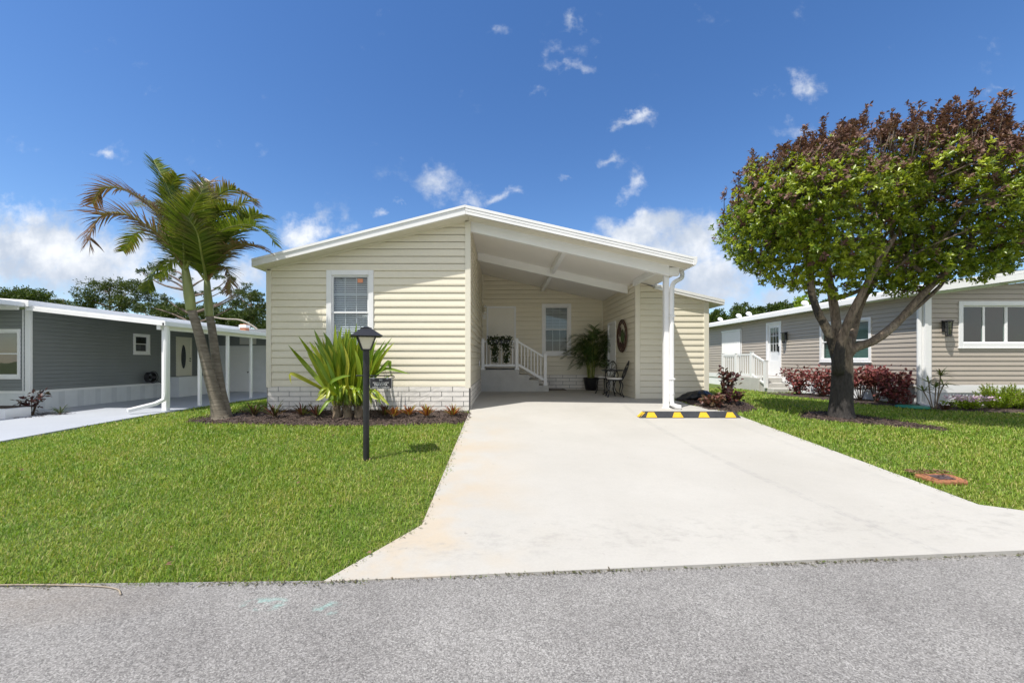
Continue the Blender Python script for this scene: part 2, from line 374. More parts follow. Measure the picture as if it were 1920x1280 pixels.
def np_mesh(name, V, Fc, mat, parent=None, attr=None, smooth=False, local=False):
    V = np.asarray(V, np.float32); Fc = np.asarray(Fc, np.int32); k = Fc.shape[1]; nf = len(Fc)
    me = bpy.data.meshes.new(name); me.vertices.add(len(V)); me.vertices.foreach_set('co', V.ravel())
    me.loops.add(nf*k); me.loops.foreach_set('vertex_index', Fc.ravel())
    me.polygons.add(nf); me.polygons.foreach_set('loop_start', np.arange(nf, dtype=np.int32)*k); me.polygons.foreach_set('loop_total', np.full(nf, k, np.int32))
    if attr:
        a = me.attributes.new(attr[0], 'FLOAT', 'POINT'); a.data.foreach_set('value', np.asarray(attr[1], np.float32))
    me.update(calc_edges=True); me.validate()
    return link(name, me, mat, parent, smooth, 0, local)
def nrm(a): return a/np.maximum(np.linalg.norm(a, axis=-1, keepdims=True), 1e-9)
def leaf_arrays(P, D, N, L, Wd, fold=.25, droop=0.0):
    """folded diamond leaves: base, left, tip, right, with a mid-rib vertex"""
    P, D, N = np.asarray(P, float), nrm(np.asarray(D, float)), np.asarray(N, float)
    S = nrm(np.cross(D, N)); N = np.cross(S, D); L = np.asarray(L)[:, None]; Wd = np.asarray(Wd)[:, None]
    mid = P+D*L*.55; tip = P+D*L
    if droop: tip = tip-np.array([0, 0, 1.0])*L*droop
    V = np.stack([P, mid+S*Wd*.5+N*Wd*fold, tip, mid-S*Wd*.5+N*Wd*fold], 1).reshape(-1, 3)
    b = np.arange(len(P))[:, None]*4
    Fc = np.concatenate([b+np.array([[0, 1, 2]]), b+np.array([[0, 2, 3]])], 0)
    return V, Fc
def rdir(n): return nrm(RNG.normal(size=(n, 3)))
def join(arrs):
    V = []; Fc = []; o = 0
    for v, f in arrs:
        V.append(v); Fc.append(f+o); o += len(v)
    return np.concatenate(V), np.concatenate(Fc)
def strap(pts, width, keel=.25, up=(0, 0, 1)):
    """a strap leaf along pts with V keel; returns arrays of tris"""
    pts = [Vector(p) for p in pts]; n = len(pts); V = []
    for i, p in enumerate(pts):
        d = (pts[min(i+1, n-1)]-pts[max(i-1, 0)]).normalized()
        s_ = d.cross(Vector(up))
        s_ = s_.normalized() if s_.length > 1e-4 else Vector((1, 0, 0))
        nn = s_.cross(d); t = i/(n-1)
        w = width*(.55+1.0*t if t < .45 else 1.0*(1-((t-.45)/.55)**2.2))*.5
        w = max(w, .001)
        V += [p-s_*w+nn*w*keel*2, p, p+s_*w+nn*w*keel*2]
    Fc = []
    for i in range(n-1):
        a = i*3
        for k in (0, 1): Fc += [(a+k, a+k+1, a+k+4), (a+k, a+k+4, a+k+3)]
    return np.array([tuple(v) for v in V]), np.array(Fc)
# ------------------------------------------------------------------ camera, sun, sky
cam = bpy.data.cameras.new('camera'); co = bpy.data.objects.new('camera', cam); COL.objects.link(co); SC.camera = co
cam.sensor_width = 36; cam.lens = F/1920*36; cam.shift_x = (960-CX)/1920; cam.shift_y = (HY-640)/1920
co.location = (0, 0, CZ); co.rotation_euler = (PI/2, 0, 0); cam.clip_start = .05; cam.clip_end = 3000
SUN = Vector((-.42, -.34, 1.0)).normalized()
sl = bpy.data.lights.new('sun', 'SUN'); sl.energy = 4.5; sl.angle = math.radians(.53); sl.color = (1.0, .955, .88)
so = bpy.data.objects.new('sun', sl); COL.objects.link(so); so.rotation_euler = SUN.to_track_quat('Z', 'Y').to_euler(); so.location = (-8, -8, 20)
EL = math.asin(SUN.z); AZ = math.atan2(SUN.x, SUN.y)

w = bpy.data.worlds.new('World'); SC.world = w; w.use_nodes = True
nt = w.node_tree; bg = nt.nodes['Background']
sky = nd(nt, 'ShaderNodeTexSky', sky_type='NISHITA'); sky.sun_disc = False
sky.sun_elevation = EL; sky.sun_rotation = AZ; sky.altitude = 0; sky.air_density = 1.0; sky.dust_density = .25; sky.ozone_density = 2.2
SKY_STR = .15
tc = nd(nt, 'ShaderNodeTexCoord'); sx = nd(nt, 'ShaderNodeSeparateXYZ'); nt.links.new(tc.outputs['Generated'], sx.inputs[0])
ysafe = mth(nt, 'MAXIMUM', mth(nt, 'ABSOLUTE', sx.outputs[1]), .02)
U = mth(nt, 'DIVIDE', sx.outputs[0], ysafe); V_ = mth(nt, 'DIVIDE', sx.outputs[2], ysafe)
cmb = nd(nt, 'ShaderNodeCombineXYZ'); nt.links.new(U, cmb.inputs[0]); nt.links.new(V_, cmb.inputs[1])
def wnoise(scale, detail, rough, off=0.0, sy=1.0):
    mp = nd(nt, 'ShaderNodeMapping'); mp.inputs['Location'].default_value = (off, off*.7, 0); mp.inputs['Scale'].default_value = (1, sy, 1)
    nt.links.new(cmb.outputs[0], mp.inputs['Vector'])
    n = nd(nt, 'ShaderNodeTexNoise'); n.inputs['Scale'].default_value = scale; n.inputs['Detail'].default_value = detail; n.inputs['Roughness'].default_value = rough
    nt.links.new(mp.outputs[0], n.inputs['Vector']); return n
warp = wnoise(6.5, 5, .6, 3.1)
ws = nd(nt, 'ShaderNodeSeparateColor'); nt.links.new(warp.outputs['Color'], ws.inputs[0])
Uw = mth(nt, 'ADD', U, mth(nt, 'MULTIPLY_ADD', ws.outputs[0], .24, -.12)); Vw = mth(nt, 'ADD', V_, mth(nt, 'MULTIPLY_ADD', ws.outputs[1], .20, -.10))
clouds = [  # centre and radii as directions (photo pixels), weight
 (60, 470, 150, 75, 1.25), (170, 500, 150, 60, 1.2), (330, 520, 150, 45, 1.15), (450, 520, 70, 40, .95), (575, 432, 50, 30, 1.0),
 (825, 338, 65, 34, .62), (885, 366, 28, 20, .6), (930, 372, 45, 13, .62), (702, 404, 22, 10, .62), (750, 388, 20, 6, .5), (1210, 432, 62, 38, 1.25), (1270, 465, 80, 45, 1.1),
 (1330, 520, 110, 50, 1.15), (1440, 560, 130, 40, .9), (1100, 455, 60, 22, .6), (1517, 172, 34, 26, .72), (1178, 231, 34, 13, .72), (1070, 42, 22, 16, .55), (1085, 118, 40, 18, .58),
 (1015, 182, 24, 16, .48), (190, 284, 24, 13, .55), (1195, 358, 26, 22, .66), (1145, 310, 24, 12, .52), (1055, 322, 18, 8, .5), (948, 70, 18, 16, .45),
 (1885, 156, 34, 10, .42), (25, 376, 45, 10, .5), (1100, 15, 16, 10, .0), (1455, 160, 25, 14, .4), (1480, 240, 40, 14, .45), (640, 440, 40, 12, .5), (1060, 85, 40, 22, .42)]
tot = None
for px, py, rx, ry, wt in clouds:
    if wt <= 0: continue
    a = mth(nt, 'MULTIPLY', mth(nt, 'SUBTRACT', Uw, (px-CX)/F), F/rx); b = mth(nt, 'MULTIPLY', mth(nt, 'SUBTRACT', Vw, (HY-py)/F), F/ry)
    d2 = mth(nt, 'MULTIPLY_ADD', a, a, mth(nt, 'MULTIPLY', b, b))
    g = mth(nt, 'MULTIPLY', mth(nt, 'EXPONENT', mth(nt, 'MULTIPLY', d2, -.8)), wt)
    tot = g if tot is None else mth(nt, 'MAXIMUM', tot, g)
n1 = wnoise(7.0, 7, .62, 1.7, 1.15); n2 = wnoise(22, 6, .65, 9.2)
dens = mth(nt, 'ADD', mth(nt, 'MULTIPLY', n1.outputs['Fac'], .78), mth(nt, 'MULTIPLY', n2.outputs['Fac'], .30))
cov = smooth(nt, mth(nt, 'ADD', mth(nt, 'MULTIPLY', tot, 1.15), mth(nt, 'MULTIPLY_ADD', dens, 2.6, -1.40-.33)), -.06, 1.0)
hz = smooth(nt, V_, .45, .02)                       # low bank of thin cloud towards the horizon
lowc = mth(nt, 'MULTIPLY', smooth(nt, mth(nt, 'MULTIPLY_ADD', hz, .42, dens), .78, 1.05), .0)
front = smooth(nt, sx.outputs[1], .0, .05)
back = smooth(nt, wnoise(1.6, 6, .6, 5.0).outputs['Fac'], .36, .56)   # unseen bright cloud behind the viewer, added to lift fill light in the carport
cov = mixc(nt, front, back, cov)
lit = smooth(nt, wnoise(6.0, 5, .6, 2.3).outputs['Fac'], .35, .68)
lit = mth(nt, 'MULTIPLY', lit, smooth(nt, V_, .06, .30))
ccol = mixc(nt, lit, (2.9, 3.3, 3.95), (5.4, 5.5, 5.65))
hs = nd(nt, 'ShaderNodeHueSaturation'); hs.inputs['Saturation'].default_value = 1.24; hs.inputs['Hue'].default_value = .507; hs.inputs['Value'].default_value = .86
nt.links.new(sky.outputs[0], hs.inputs['Color'])
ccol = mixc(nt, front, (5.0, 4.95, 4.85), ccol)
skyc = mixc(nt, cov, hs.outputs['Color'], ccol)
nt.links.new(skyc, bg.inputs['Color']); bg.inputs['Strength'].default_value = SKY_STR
vs = SC.view_settings; vs.view_transform = 'Standard'; vs.look = 'None'; vs.exposure = .42; vs.gamma = 1; vs.use_curve_mapping = False
SC.cycles.max_bounces = 12; SC.cycles.diffuse_bounces = 8; SC.cycles.transparent_max_bounces = 24
SC.cycles.use_denoising = True

# ------------------------------------------------------------------ the lie of the land
def sm(t): t = np.clip(t, 0, 1); return t*t*(3-2*t)
def edge(X): return np.interp(X, [-60, -12, -3.1, -1.13, 3.75, 8, 20, 60], [2.35, 2.40, 2.46, 2.50, 2.86, 3.20, 4.3, 7.5])
def base(Y): return np.interp(Y, [2.5, 9.0, 1e4], [-.39, .065, .065])
def G(X, Y):
    X = np.asarray(X, float); Y = np.asarray(Y, float); b = base(Y)
    l = sm((-5.2-X)/4.6); r = sm((X-6.0)/3.5)
    z = b+(np.minimum(b, -.6)-b)*l; z = z+(np.minimum(z, -.13)-z)*r
    return z
def g(x, y): return float(G(x, y))
DRIVE = [(-.655, 8.07), (-.655, 3.24), (-1.13, 2.50), (0, 2.585), (1.3, 2.68), (3.75, 2.86), (5.6, 3.00), (4.33, 3.62), (4.47, 7.75), (4.05, 8.6), (4.05, 9.8), (-.67, 9.8)]
def inpoly(X, Y, poly):
    X = np.asarray(X); Y = np.asarray(Y); c = np.zeros(X.shape, bool); n = len(poly)
    for i in range(n):
        x1, y1 = poly[i]; x2, y2 = poly[(i+1) % n]
        if y1 == y2: continue
        c ^= ((y1 > Y) != (y2 > Y)) & (X < (x2-x1)*(Y-y1)/(y2-y1)+x1)
    return c
def grow(poly, d):
    cx = sum(p[0] for p in poly)/len(poly); cy = sum(p[1] for p in poly)/len(poly); out = []
    for x, y in poly:
        L = math.hypot(x-cx, y-cy); out.append((x+(x-cx)/L*d, y+(y-cy)/L*d))
    return out
xs = np.concatenate([[-600, -200, -80, -40, -28, -22], np.arange(-18, 18.01, .25), [22, 28, 40, 80, 200, 600]])
ys = np.concatenate([[-300, -60, -20, -5, 0, 2.0], np.arange(2.2, 4.0, .06), np.arange(4.05, 14, .25), [15, 17, 20, 24, 30, 45, 80, 200, 800]])
XX, YY = np.meshgrid(xs, ys); ZZ = G(XX, YY)-.028
ZZ = np.where(YY < edge(XX)-.01, -.47, ZZ)
ind = np.stack([XX, YY, np.where(inpoly(XX, YY, DRIVE), ZZ-.04, ZZ)], -1).reshape(-1, 3); nx = len(xs)
fa = np.array([(j*nx+i, j*nx+i+1, (j+1)*nx+i+1, (j+1)*nx+i) for j in range(len(ys)-1) for i in range(nx-1)])
tag(np_mesh('ground', ind, fa, M['ground'], smooth=True), 'soil and thin turf under the lawns around the three homes', 'ground', kind='structure')
mb = MB(); ex = [-60, -30, -12, -3.1, -1.13, 0, 1.3, 3.75, 5.6, 8, 14, 20, 60]
for a, b in zip(ex[:-1], ex[1:]):
    mb.face([(a, -12, -.39), (b, -12, -.39), (b, float(edge(b))+.02, -.39), (a, float(edge(a))+.02, -.39)])
tag(mb.build('road', M['asphalt']), 'worn grey asphalt road along the front of the lots', 'road', kind='structure')

def slab(name, polys, mat, zf, label, cat, t=.12, bevel=0):
    mb = MB()
    for poly in polys:
        top = [(x, y, zf(x, y)) for x, y in poly]; mb.prism([(x, y, z-t) for x, y, z in top], (0, 0, t))
    return tag(mb.build(name, mat, bevel=bevel), label, cat, kind='structure')
zd = lambda x, y: float(base(y))+.006
slab('driveway', [[(-.655, 3.24), (-1.13, 2.50), (0, 2.585), (1.3, 2.68), (3.75, 2.86), (5.6, 3.00), (4.33, 3.62)],
                  [(-.655, 8.0), (-.655, 3.24), (4.33, 3.62), (4.47, 7.75), (4.45, 8.0)],
                  [(-.655, 8.0), (4.45, 8.0), (4.05, 8.6), (4.05, 9.0), (-.655, 9.0)], [(-.655, 9.0), (4.05, 9.0), (4.05, 9.86), (3.32, 9.86), (3.32, 13.0), (-.655, 13.0)]],
     M['concrete'], zd, 'pale concrete driveway sloping from road up into the carport', 'driveway')
slab('neighbour_driveway', [[(-14.9, 2.6), (-9.85, 2.6), (-9.85, 7.6), (-10.1, 9.2), (-10.35, 11.2), (-10.45, 12.6), (-10.5, 24), (-14.9, 24)]],
     M['grey_floor'], lambda x, y: -.583, 'painted grey slab driveway under the left neighbour carport', 'driveway')

# mulch beds
def bed(poly, seed, label, lift=.035):
    poly = [Vector((x, y, 0)) for x, y in poly]
    out = curve_pts(poly+[poly[0]], 60)
    P = [(p.x, p.y) for p in out[:-1]]
    x0, x1 = min(p[0] for p in P), max(p[0] for p in P); y0, y1 = min(p[1] for p in P), max(p[1] for p in P)
    mb = MB(); cx = sum(p[0] for p in P)/len(P); cy = sum(p[1] for p in P)/len(P)
    n = len(P); rings = [1.0, .9, .7, .45, .2]
    for k, r in enumerate(rings):
        for x, y in P:
            X, Y = cx+(x-cx)*r, cy+(y-cy)*r
            mb.v.append((X, Y, g(X, Y)-.02+(0 if k == 0 else lift+random.uniform(-.012, .012))))
    for k in range(len(rings)-1):
        for i in range(n): mb._f((k*n+i, k*n+(i+1) % n, (k+1)*n+(i+1) % n, (k+1)*n+i), 0)
    mb._f([4*n+i for i in range(n)], 0)
    o = mb.build('mulch_bed', M['mulch'], smooth=True); tag(o, label, 'mulch', kind='stuff')
    return o, P
BEDS = []
def add_bed(poly, label, nchip):
    o, P = bed(poly, 1, label); BEDS.append(grow(P, -.02))
    # bark chips in the same object
    x0, x1 = min(p[0] for p in P), max(p[0] for p in P); y0, y1 = min(p[1] for p in P), max(p[1] for p in P)
    x = RNG.uniform(x0, x1, nchip); y = RNG.uniform(y0, y1, nchip); k = inpoly(x, y, grow(P, .03)); x, y = x[k], y[k]
    Pp = np.stack([x, y, G(x, y)+RNG.uniform(.0, .03, len(x))], 1); D = rdir(len(x)); D[:, 2] *= .45
    V, Fc = leaf_arrays(Pp, D, np.tile([[0, 0, 1.0]], (len(x), 1))+rdir(len(x))*.6, RNG.uniform(.02, .065, len(x)), RNG.uniform(.008, .022, len(x)))
    c = np_mesh('mulch_chips', V, Fc, M['chip'], o); tag(c, kind='stuff')
add_bed([(-5.75, 7.2), (-5.2, 6.95), (-4.2, 6.88), (-3.0, 6.78), (-2.0, 6.80), (-1.1, 6.92), (-.70, 7.0), (-.68, 7.9), (-1.8, 8.04), (-3.2, 8.04), (-4.7, 8.04), (-5.2, 7.9)], 'dark brown bark mulch bed along the front wall and palm', 9000)
add_bed([(5.55, 7.45), (5.9, 7.15), (6.6, 6.75), (7.15, 6.45), (7.3, 6.55), (7.05, 7.1), (6.7, 7.75), (6.1, 7.95)], 'dark mulch patch around the foot of the big tree', 3500)
add_bed([(4.15, 8.05), (4.6, 7.9), (5.3, 8.3), (5.5, 9.3), (5.1, 9.7), (4.2, 9.7), (4.12, 9.0)], 'thin brown mulch beside the downspout and wing corner', 2200)
add_bed([(8.9, 13.9), (9.25, 12.0), (9.6, 10.4), (10.0, 9.3), (11.2, 8.75), (13.0, 8.75), (15.5, 8.8), (15.5, 9.85), (10.5, 9.85), (10.4, 12), (10.4, 13.9)], 'brown mulch border along the taupe home', 6000)
add_bed([(-14.6, 10.9), (-13.3, 10.95), (-12.9, 11.5), (-13.1, 12.2), (-14.6, 12.3)], 'small mulch patch by the grey home corner', 700)

# ------------------------------------------------------------------ lawn grass
HOUSES = [[(-4.80, 8.0), (3.35, 8.0), (3.35, 9.8), (5.1, 9.8), (5.1, 30), (-4.8, 30)], [(-16, 2.0), (-9.86, 2.0), (-9.86, 7.6), (-10.12, 9.2), (-10.37, 11.2), (-10.47, 12.6), (-10.5, 40), (-16, 40)], [(10.5, 9.9), (40, 9.9), (40, 40), (10.5, 40)], [(9.6, 14.2), (11, 14.2), (11, 18), (9.6, 18)]]
DRV = [(-.60, 13.0), (-.60, 3.27), (-1.06, 2.50), (5.6, 2.9), (5.55, 3.06), (4.29, 3.68), (4.42, 7.75), (4.06, 8.6), (4.06, 13)]
COVER = [(4.54, 4.16), (4.90, 4.16), (4.93, 4.40), (4.54, 4.40)]
def lawn_ok(x, y):
    k = y > edge(x)+.0+.025*np.sin(x*9.1)+.02*np.sin(x*23)
    wob = .035*np.sin(y*13+np.sin(y*5)*2)*np.sin(y*3.1)+.02*np.sin(y*31); k &= ~inpoly(x+np.where(x < 1, -wob, wob), y, DRV) & ~inpoly(x, y, COVER)
    for p in HOUSES: k &= ~inpoly(x, y, p)
    for p in BEDS: k &= ~inpoly(x, y, p)
    return k
arrs = []
for ya, yb, dens_, bw, bl in ((2.35, 3.2, 10000, .0045, .046), (3.2, 4.2, 7600, .0055, .048), (4.2, 5.6, 5000, .007, .052), (5.6, 7.5, 2900, .0095, .056), (7.5, 10.5, 1300, .014, .06), (10.5, 16, 500, .022, .065)):
    xa, xb = -1.26*yb-1.2, 1.31*yb+1.2; n = int(dens_*(yb-ya)*(xb-xa))
    x = RNG.uniform(xa, xb, n); y = RNG.uniform(ya, yb, n)
    k = lawn_ok(x, y); x, y = x[k], y[k]
    # patchy growth: thin and thick spots
    patch = .5+.25*np.sin(x*2.1+1.3*np.sin(y*1.7))+.25*np.sin(y*3.3+1.1*np.sin(x*2.9))
    k = RNG.uniform(0, 1, len(x)) < .72+.28*patch; x, y, patch = x[k], y[k], patch[k]; n = len(x)
    z = G(x, y)-.03
    a = RNG.uniform(0, 2*PI, n); lean = RNG.uniform(.15, 1.25, n); L = bl*RNG.uniform(.6, 1.35, n)*(.8+.35*patch)
    D = np.stack([np.cos(a)*np.sin(lean), np.sin(a)*np.sin(lean), np.cos(lean)], 1)
    S = np.stack([-np.sin(a+RNG.uniform(-.8, .8, n)), np.cos(a), np.zeros(n)], 1); S = nrm(S)
    P = np.stack([x, y, z], 1); w_ = (bw*RNG.uniform(.7, 1.3, n))[:, None]
    mid = P+D*L[:, None]*.6; tip = P+D*L[:, None]; tip[:, 2] -= L*.18*np.sin(lean); tip[:, :2] += D[:, :2]*(L*.15)[:, None]
    V = np.stack([P-S*w_*.5, P+S*w_*.5, mid-S*w_*.45, mid+S*w_*.45, tip], 1).reshape(-1, 3)
    b = np.arange(n)[:, None]*5
    arrs.append((V, np.concatenate([b+np.array([[0, 1, 3]]), b+np.array([[0, 3, 2]]), b+np.array([[2, 3, 4]])])))
V, Fc = join(arrs)
tag(np_mesh('grass', V, Fc, M['grass']), 'mown green lawn grass around driveway and homes', 'grass', kind='stuff')
# scattered fallen leaves lying on the lawn
n = 260; x = RNG.uniform(-6, 10, n); y = 2.4+6*RNG.uniform(0, 1, n)**1.3; k = lawn_ok(x, y); x, y = x[k], y[k]
P = np.stack([x, y, G(x, y)+.025], 1); D = rdir(len(x)); D[:, 2] *= .2
V, Fc = leaf_arrays(P, D, np.tile([[0, 0, 1.0]], (len(x), 1))+rdir(len(x))*.3, RNG.uniform(.025, .055, len(x)), RNG.uniform(.015, .03, len(x)))
tag(np_mesh('fallen_leaves', V, Fc, M['dead_leaf']), 'small dry brown leaves scattered over the lawn', 'leaves', kind='stuff')

# grit, clippings and dead leaves gathered along the road edge and the lawn's edge
n = 2600; x = RNG.uniform(-4.4, 6.5, n); y = edge(x)+np.abs(RNG.normal(0, .018, n))*-1+RNG.uniform(-.006, .012, n); k = RNG.uniform(0, 1, n) < .35+.65*(np.sin(x*3.3+np.sin(x*7))*.5+.5); x, y = x[k], y[k]; n = len(x)
P = np.stack([x, y, np.full(n, -.386)+RNG.uniform(0, .008, n)], 1); D = rdir(n); D[:, 2] *= .2
V1 = leaf_arrays(P, D, np.tile([[0, 0, 1.0]], (n, 1))+rdir(n)*.5, RNG.uniform(.006, .028, n), RNG.uniform(.004, .012, n))
m = 500; y = RNG.uniform(2.6, 6.9, m); t = RNG.uniform(0, 1, m) < .6; x = np.where(t, np.where(y < 3.24, -.655-(3.24-y)/.74*.475, -.655), np.where(y < 3.62, 5.6-(y-3)/.62*1.27, 4.33+(y-3.62)/4.13*.14)); x = x+RNG.normal(0, .02, m)
k = np.abs(x) < 6; P = np.stack([x, y, base(y)+.008+RNG.uniform(0, .006, m)], 1)[k]; m = len(P); D = rdir(m); D[:, 2] *= .2
V2 = leaf_arrays(P, D, np.tile([[0, 0, 1.0]], (m, 1))+rdir(m)*.4, RNG.uniform(.008, .04, m), RNG.uniform(.004, .012, m))
V, Fc = join([V1, V2]); tag(np_mesh('edge_litter', V, Fc, leafmat('edge_litter', [(.05, .045, .03), (.10, .08, .05), (.08, .11, .03), (.18, .14, .09)], .9, .0)), 'dark grit and dry clippings along the driveway and road edges', 'litter', kind='stuff')
# ------------------------------------------------------------------ building helpers
def clip_top(poly, z0, z1, Wd):
    """clip (u,z) polygon below the line z0..z1 over 0..Wd"""
    f = lambda p: z0+(z1-z0)*p[0]/Wd-p[1]
    out = []
    for i in range(len(poly)):
        a, b = poly[i], poly[(i+1) % len(poly)]; fa, fb = f(a), f(b)
        if fa >= 0: out.append(a)
        if (fa >= 0) != (fb >= 0):
            t = fa/(fa-fb); out.append((a[0]+(b[0]-a[0])*t, a[1]+(b[1]-a[1])*t))
    return out
class Frame:
    """a vertical wall plane: point (u, out, z) -> world"""
    def __init__(s, P, Q, out):
        s.P = Vector((P[0], P[1])); d = Vector((Q[0]-P[0], Q[1]-P[1])); s.W = d.length; s.u = d/s.W
        n = Vector((-s.u.y, s.u.x)); s.n = n if n.dot(Vector(out)) > 0 else -n
    def __call__(s, u, o, z):
        q = s.P+s.u*u+s.n*o; return (q.x, q.y, z)
    def box(s, mb, u0, u1, o0, o1, z0, z1):
        p = [s(u0, o0, z0), s(u1, o0, z0), s(u1, o1, z0), s(u0, o1, z0), s(u0, o0, z1), s(u1, o0, z1), s(u1, o1, z1), s(u0, o1, z1)]
        return mb.hexa(p)
def spans(u0, u1, ops, za, zb):
    cuts = [(u0, u1)]
    for a, b, c, d in ops:
        if c < (za+zb)/2 < d:
            nc = []
            for p, q in cuts:
                if b <= p or a >= q: nc.append((p, q)); continue
                if a > p: nc.append((p, a))
                if b < q: nc.append((b, q))
            cuts = nc
    return cuts
def siding(fr, z0, top0, top1, course, ops=(), d=.018, parent=None, mat=None, name='wall', seams=True):
    """lapped siding: each course tilts out to its lower lip"""
    mb = MB(); zmax = max(top0, top1); k = 0; z = z0
    while z < zmax:
        zt = z+course
        cz = sorted({z, zt, *[c for o in ops for c in (o[2], o[3]) if z+1e-4 < c < zt-1e-4]})
        def off(zz):
            f = (zz-z)/course
            return d+.002 if f <= .22 else (d+.002-(d-.002)*(f-.22)/.70 if f <= .92 else .004-.010*(f-.92)/.08)
        for a, b in zip(cz[:-1], cz[1:]):
            for p, q in spans(0, fr.W, ops, a, b):
                cut = [p, q]
                if seams and q-p > 2 and random.random() < .18: cut = [p, random.uniform(p+.6, q-.6), q]
                br = [a]+[z+course*t for t in (.22, .92) if a+1e-5 < z+course*t < b-1e-5]+[b]
                for i, (pp, qq) in enumerate(zip(cut[:-1], cut[1:])):
                    e = .0012*i
                    for lo, hi in zip(br[:-1], br[1:]):
                        pl = clip_top([(pp, lo), (qq, lo), (qq, hi), (pp, hi)], top0, top1, fr.W)
                        if len(pl) > 2: mb.face([fr(u, off(zz)+e, zz) for u, zz in pl])
                if a == z:
                    pl = clip_top([(p, a), (q, a)], top0, top1, fr.W)
                    if top0+(top1-top0)*p/fr.W > a and top0+(top1-top0)*q/fr.W > a:
                        mb.face([fr(p, -.006, a), fr(q, -.006, a), fr(q, off(z), a), fr(p, off(z), a)])
        z = zt
    # sheathing behind, with the openings left clear
    zz = sorted({z0-.02, *[c for o in ops for c in (o[2], o[3])], zmax})
    for a, b in zip(zz[:-1], zz[1:]):
        for p, q in spans(0, fr.W, ops, a, b):
            pl = clip_top([(p, a), (q, a), (q, b), (p, b)], top0, top1, fr.W)
            if len(pl) > 2:
                mb.face([fr(u, -.06, z_) for u, z_ in pl]); mb.face([fr(u, -.015, z_) for u, z_ in pl])
    for a, b, c, dd in ops:   # reveals
        for (u0, u1, za, zb) in ((a, a, c, dd), (b, b, c, dd)): mb.face([fr(u0, -.06, za), fr(u0, .0, za), fr(u0, .0, zb), fr(u0, -.06, zb)])
        for zq in (c, dd): mb.face([fr(a, -.06, zq), fr(b, -.06, zq), fr(b, 0, zq), fr(a, 0, zq)])
    return mb.build(name, mat, parent)
def blocks(fr, z0, z1, rows, length, parent, u0=0, u1=None, name='brick_skirting', gap=.012):
    mb = MB(); u1 = fr.W if u1 is None else u1; h = (z1-z0)/rows
    for r in range(rows):
        u = u0-(length*.5 if r % 2 else 0)-random.uniform(0, .0)
        while u < u1:
            a, b = max(u, u0), min(u+length, u1)
            if b-a > .03:
                o = .03+random.uniform(-.0015, .002); zc, zd_ = z0+r*h+gap/2, z0+(r+1)*h-gap/2
                nn = max(2, int((b-a)/.07)); top = []; 
                us = [a+gap/2+(b-a-gap)*i/nn for i in range(nn+1)]; zs = [zc, (zc+zd_)/2, zd_]
                grid = [[fr(us[i], (o+random.uniform(-.0015, .0015)) if 0 < i < nn or j == 1 else o-.001, zs[j]) for i in range(nn+1)] for j in range(3)]
                for j in range(2):
                    for i in range(nn): mb.face([grid[j][i], grid[j][i+1], grid[j+1][i+1], grid[j+1][i]])
                for zz in (zc, zd_): mb.face([fr(us[0], 0, zz), fr(us[-1], 0, zz), fr(us[-1], o-.004, zz), fr(us[0], o-.004, zz)])
                for uu in (us[0], us[-1]): mb.face([fr(uu, 0, zc), fr(uu, o-.004, zc), fr(uu, o-.004, zd_), fr(uu, 0, zd_)])
            u += length
    mb.cur = 1; fr.box(mb, u0, u1, -.05, .022, z0-.1, z1)
    return mb.build(name, [M['brick'], M['mortar']], parent)
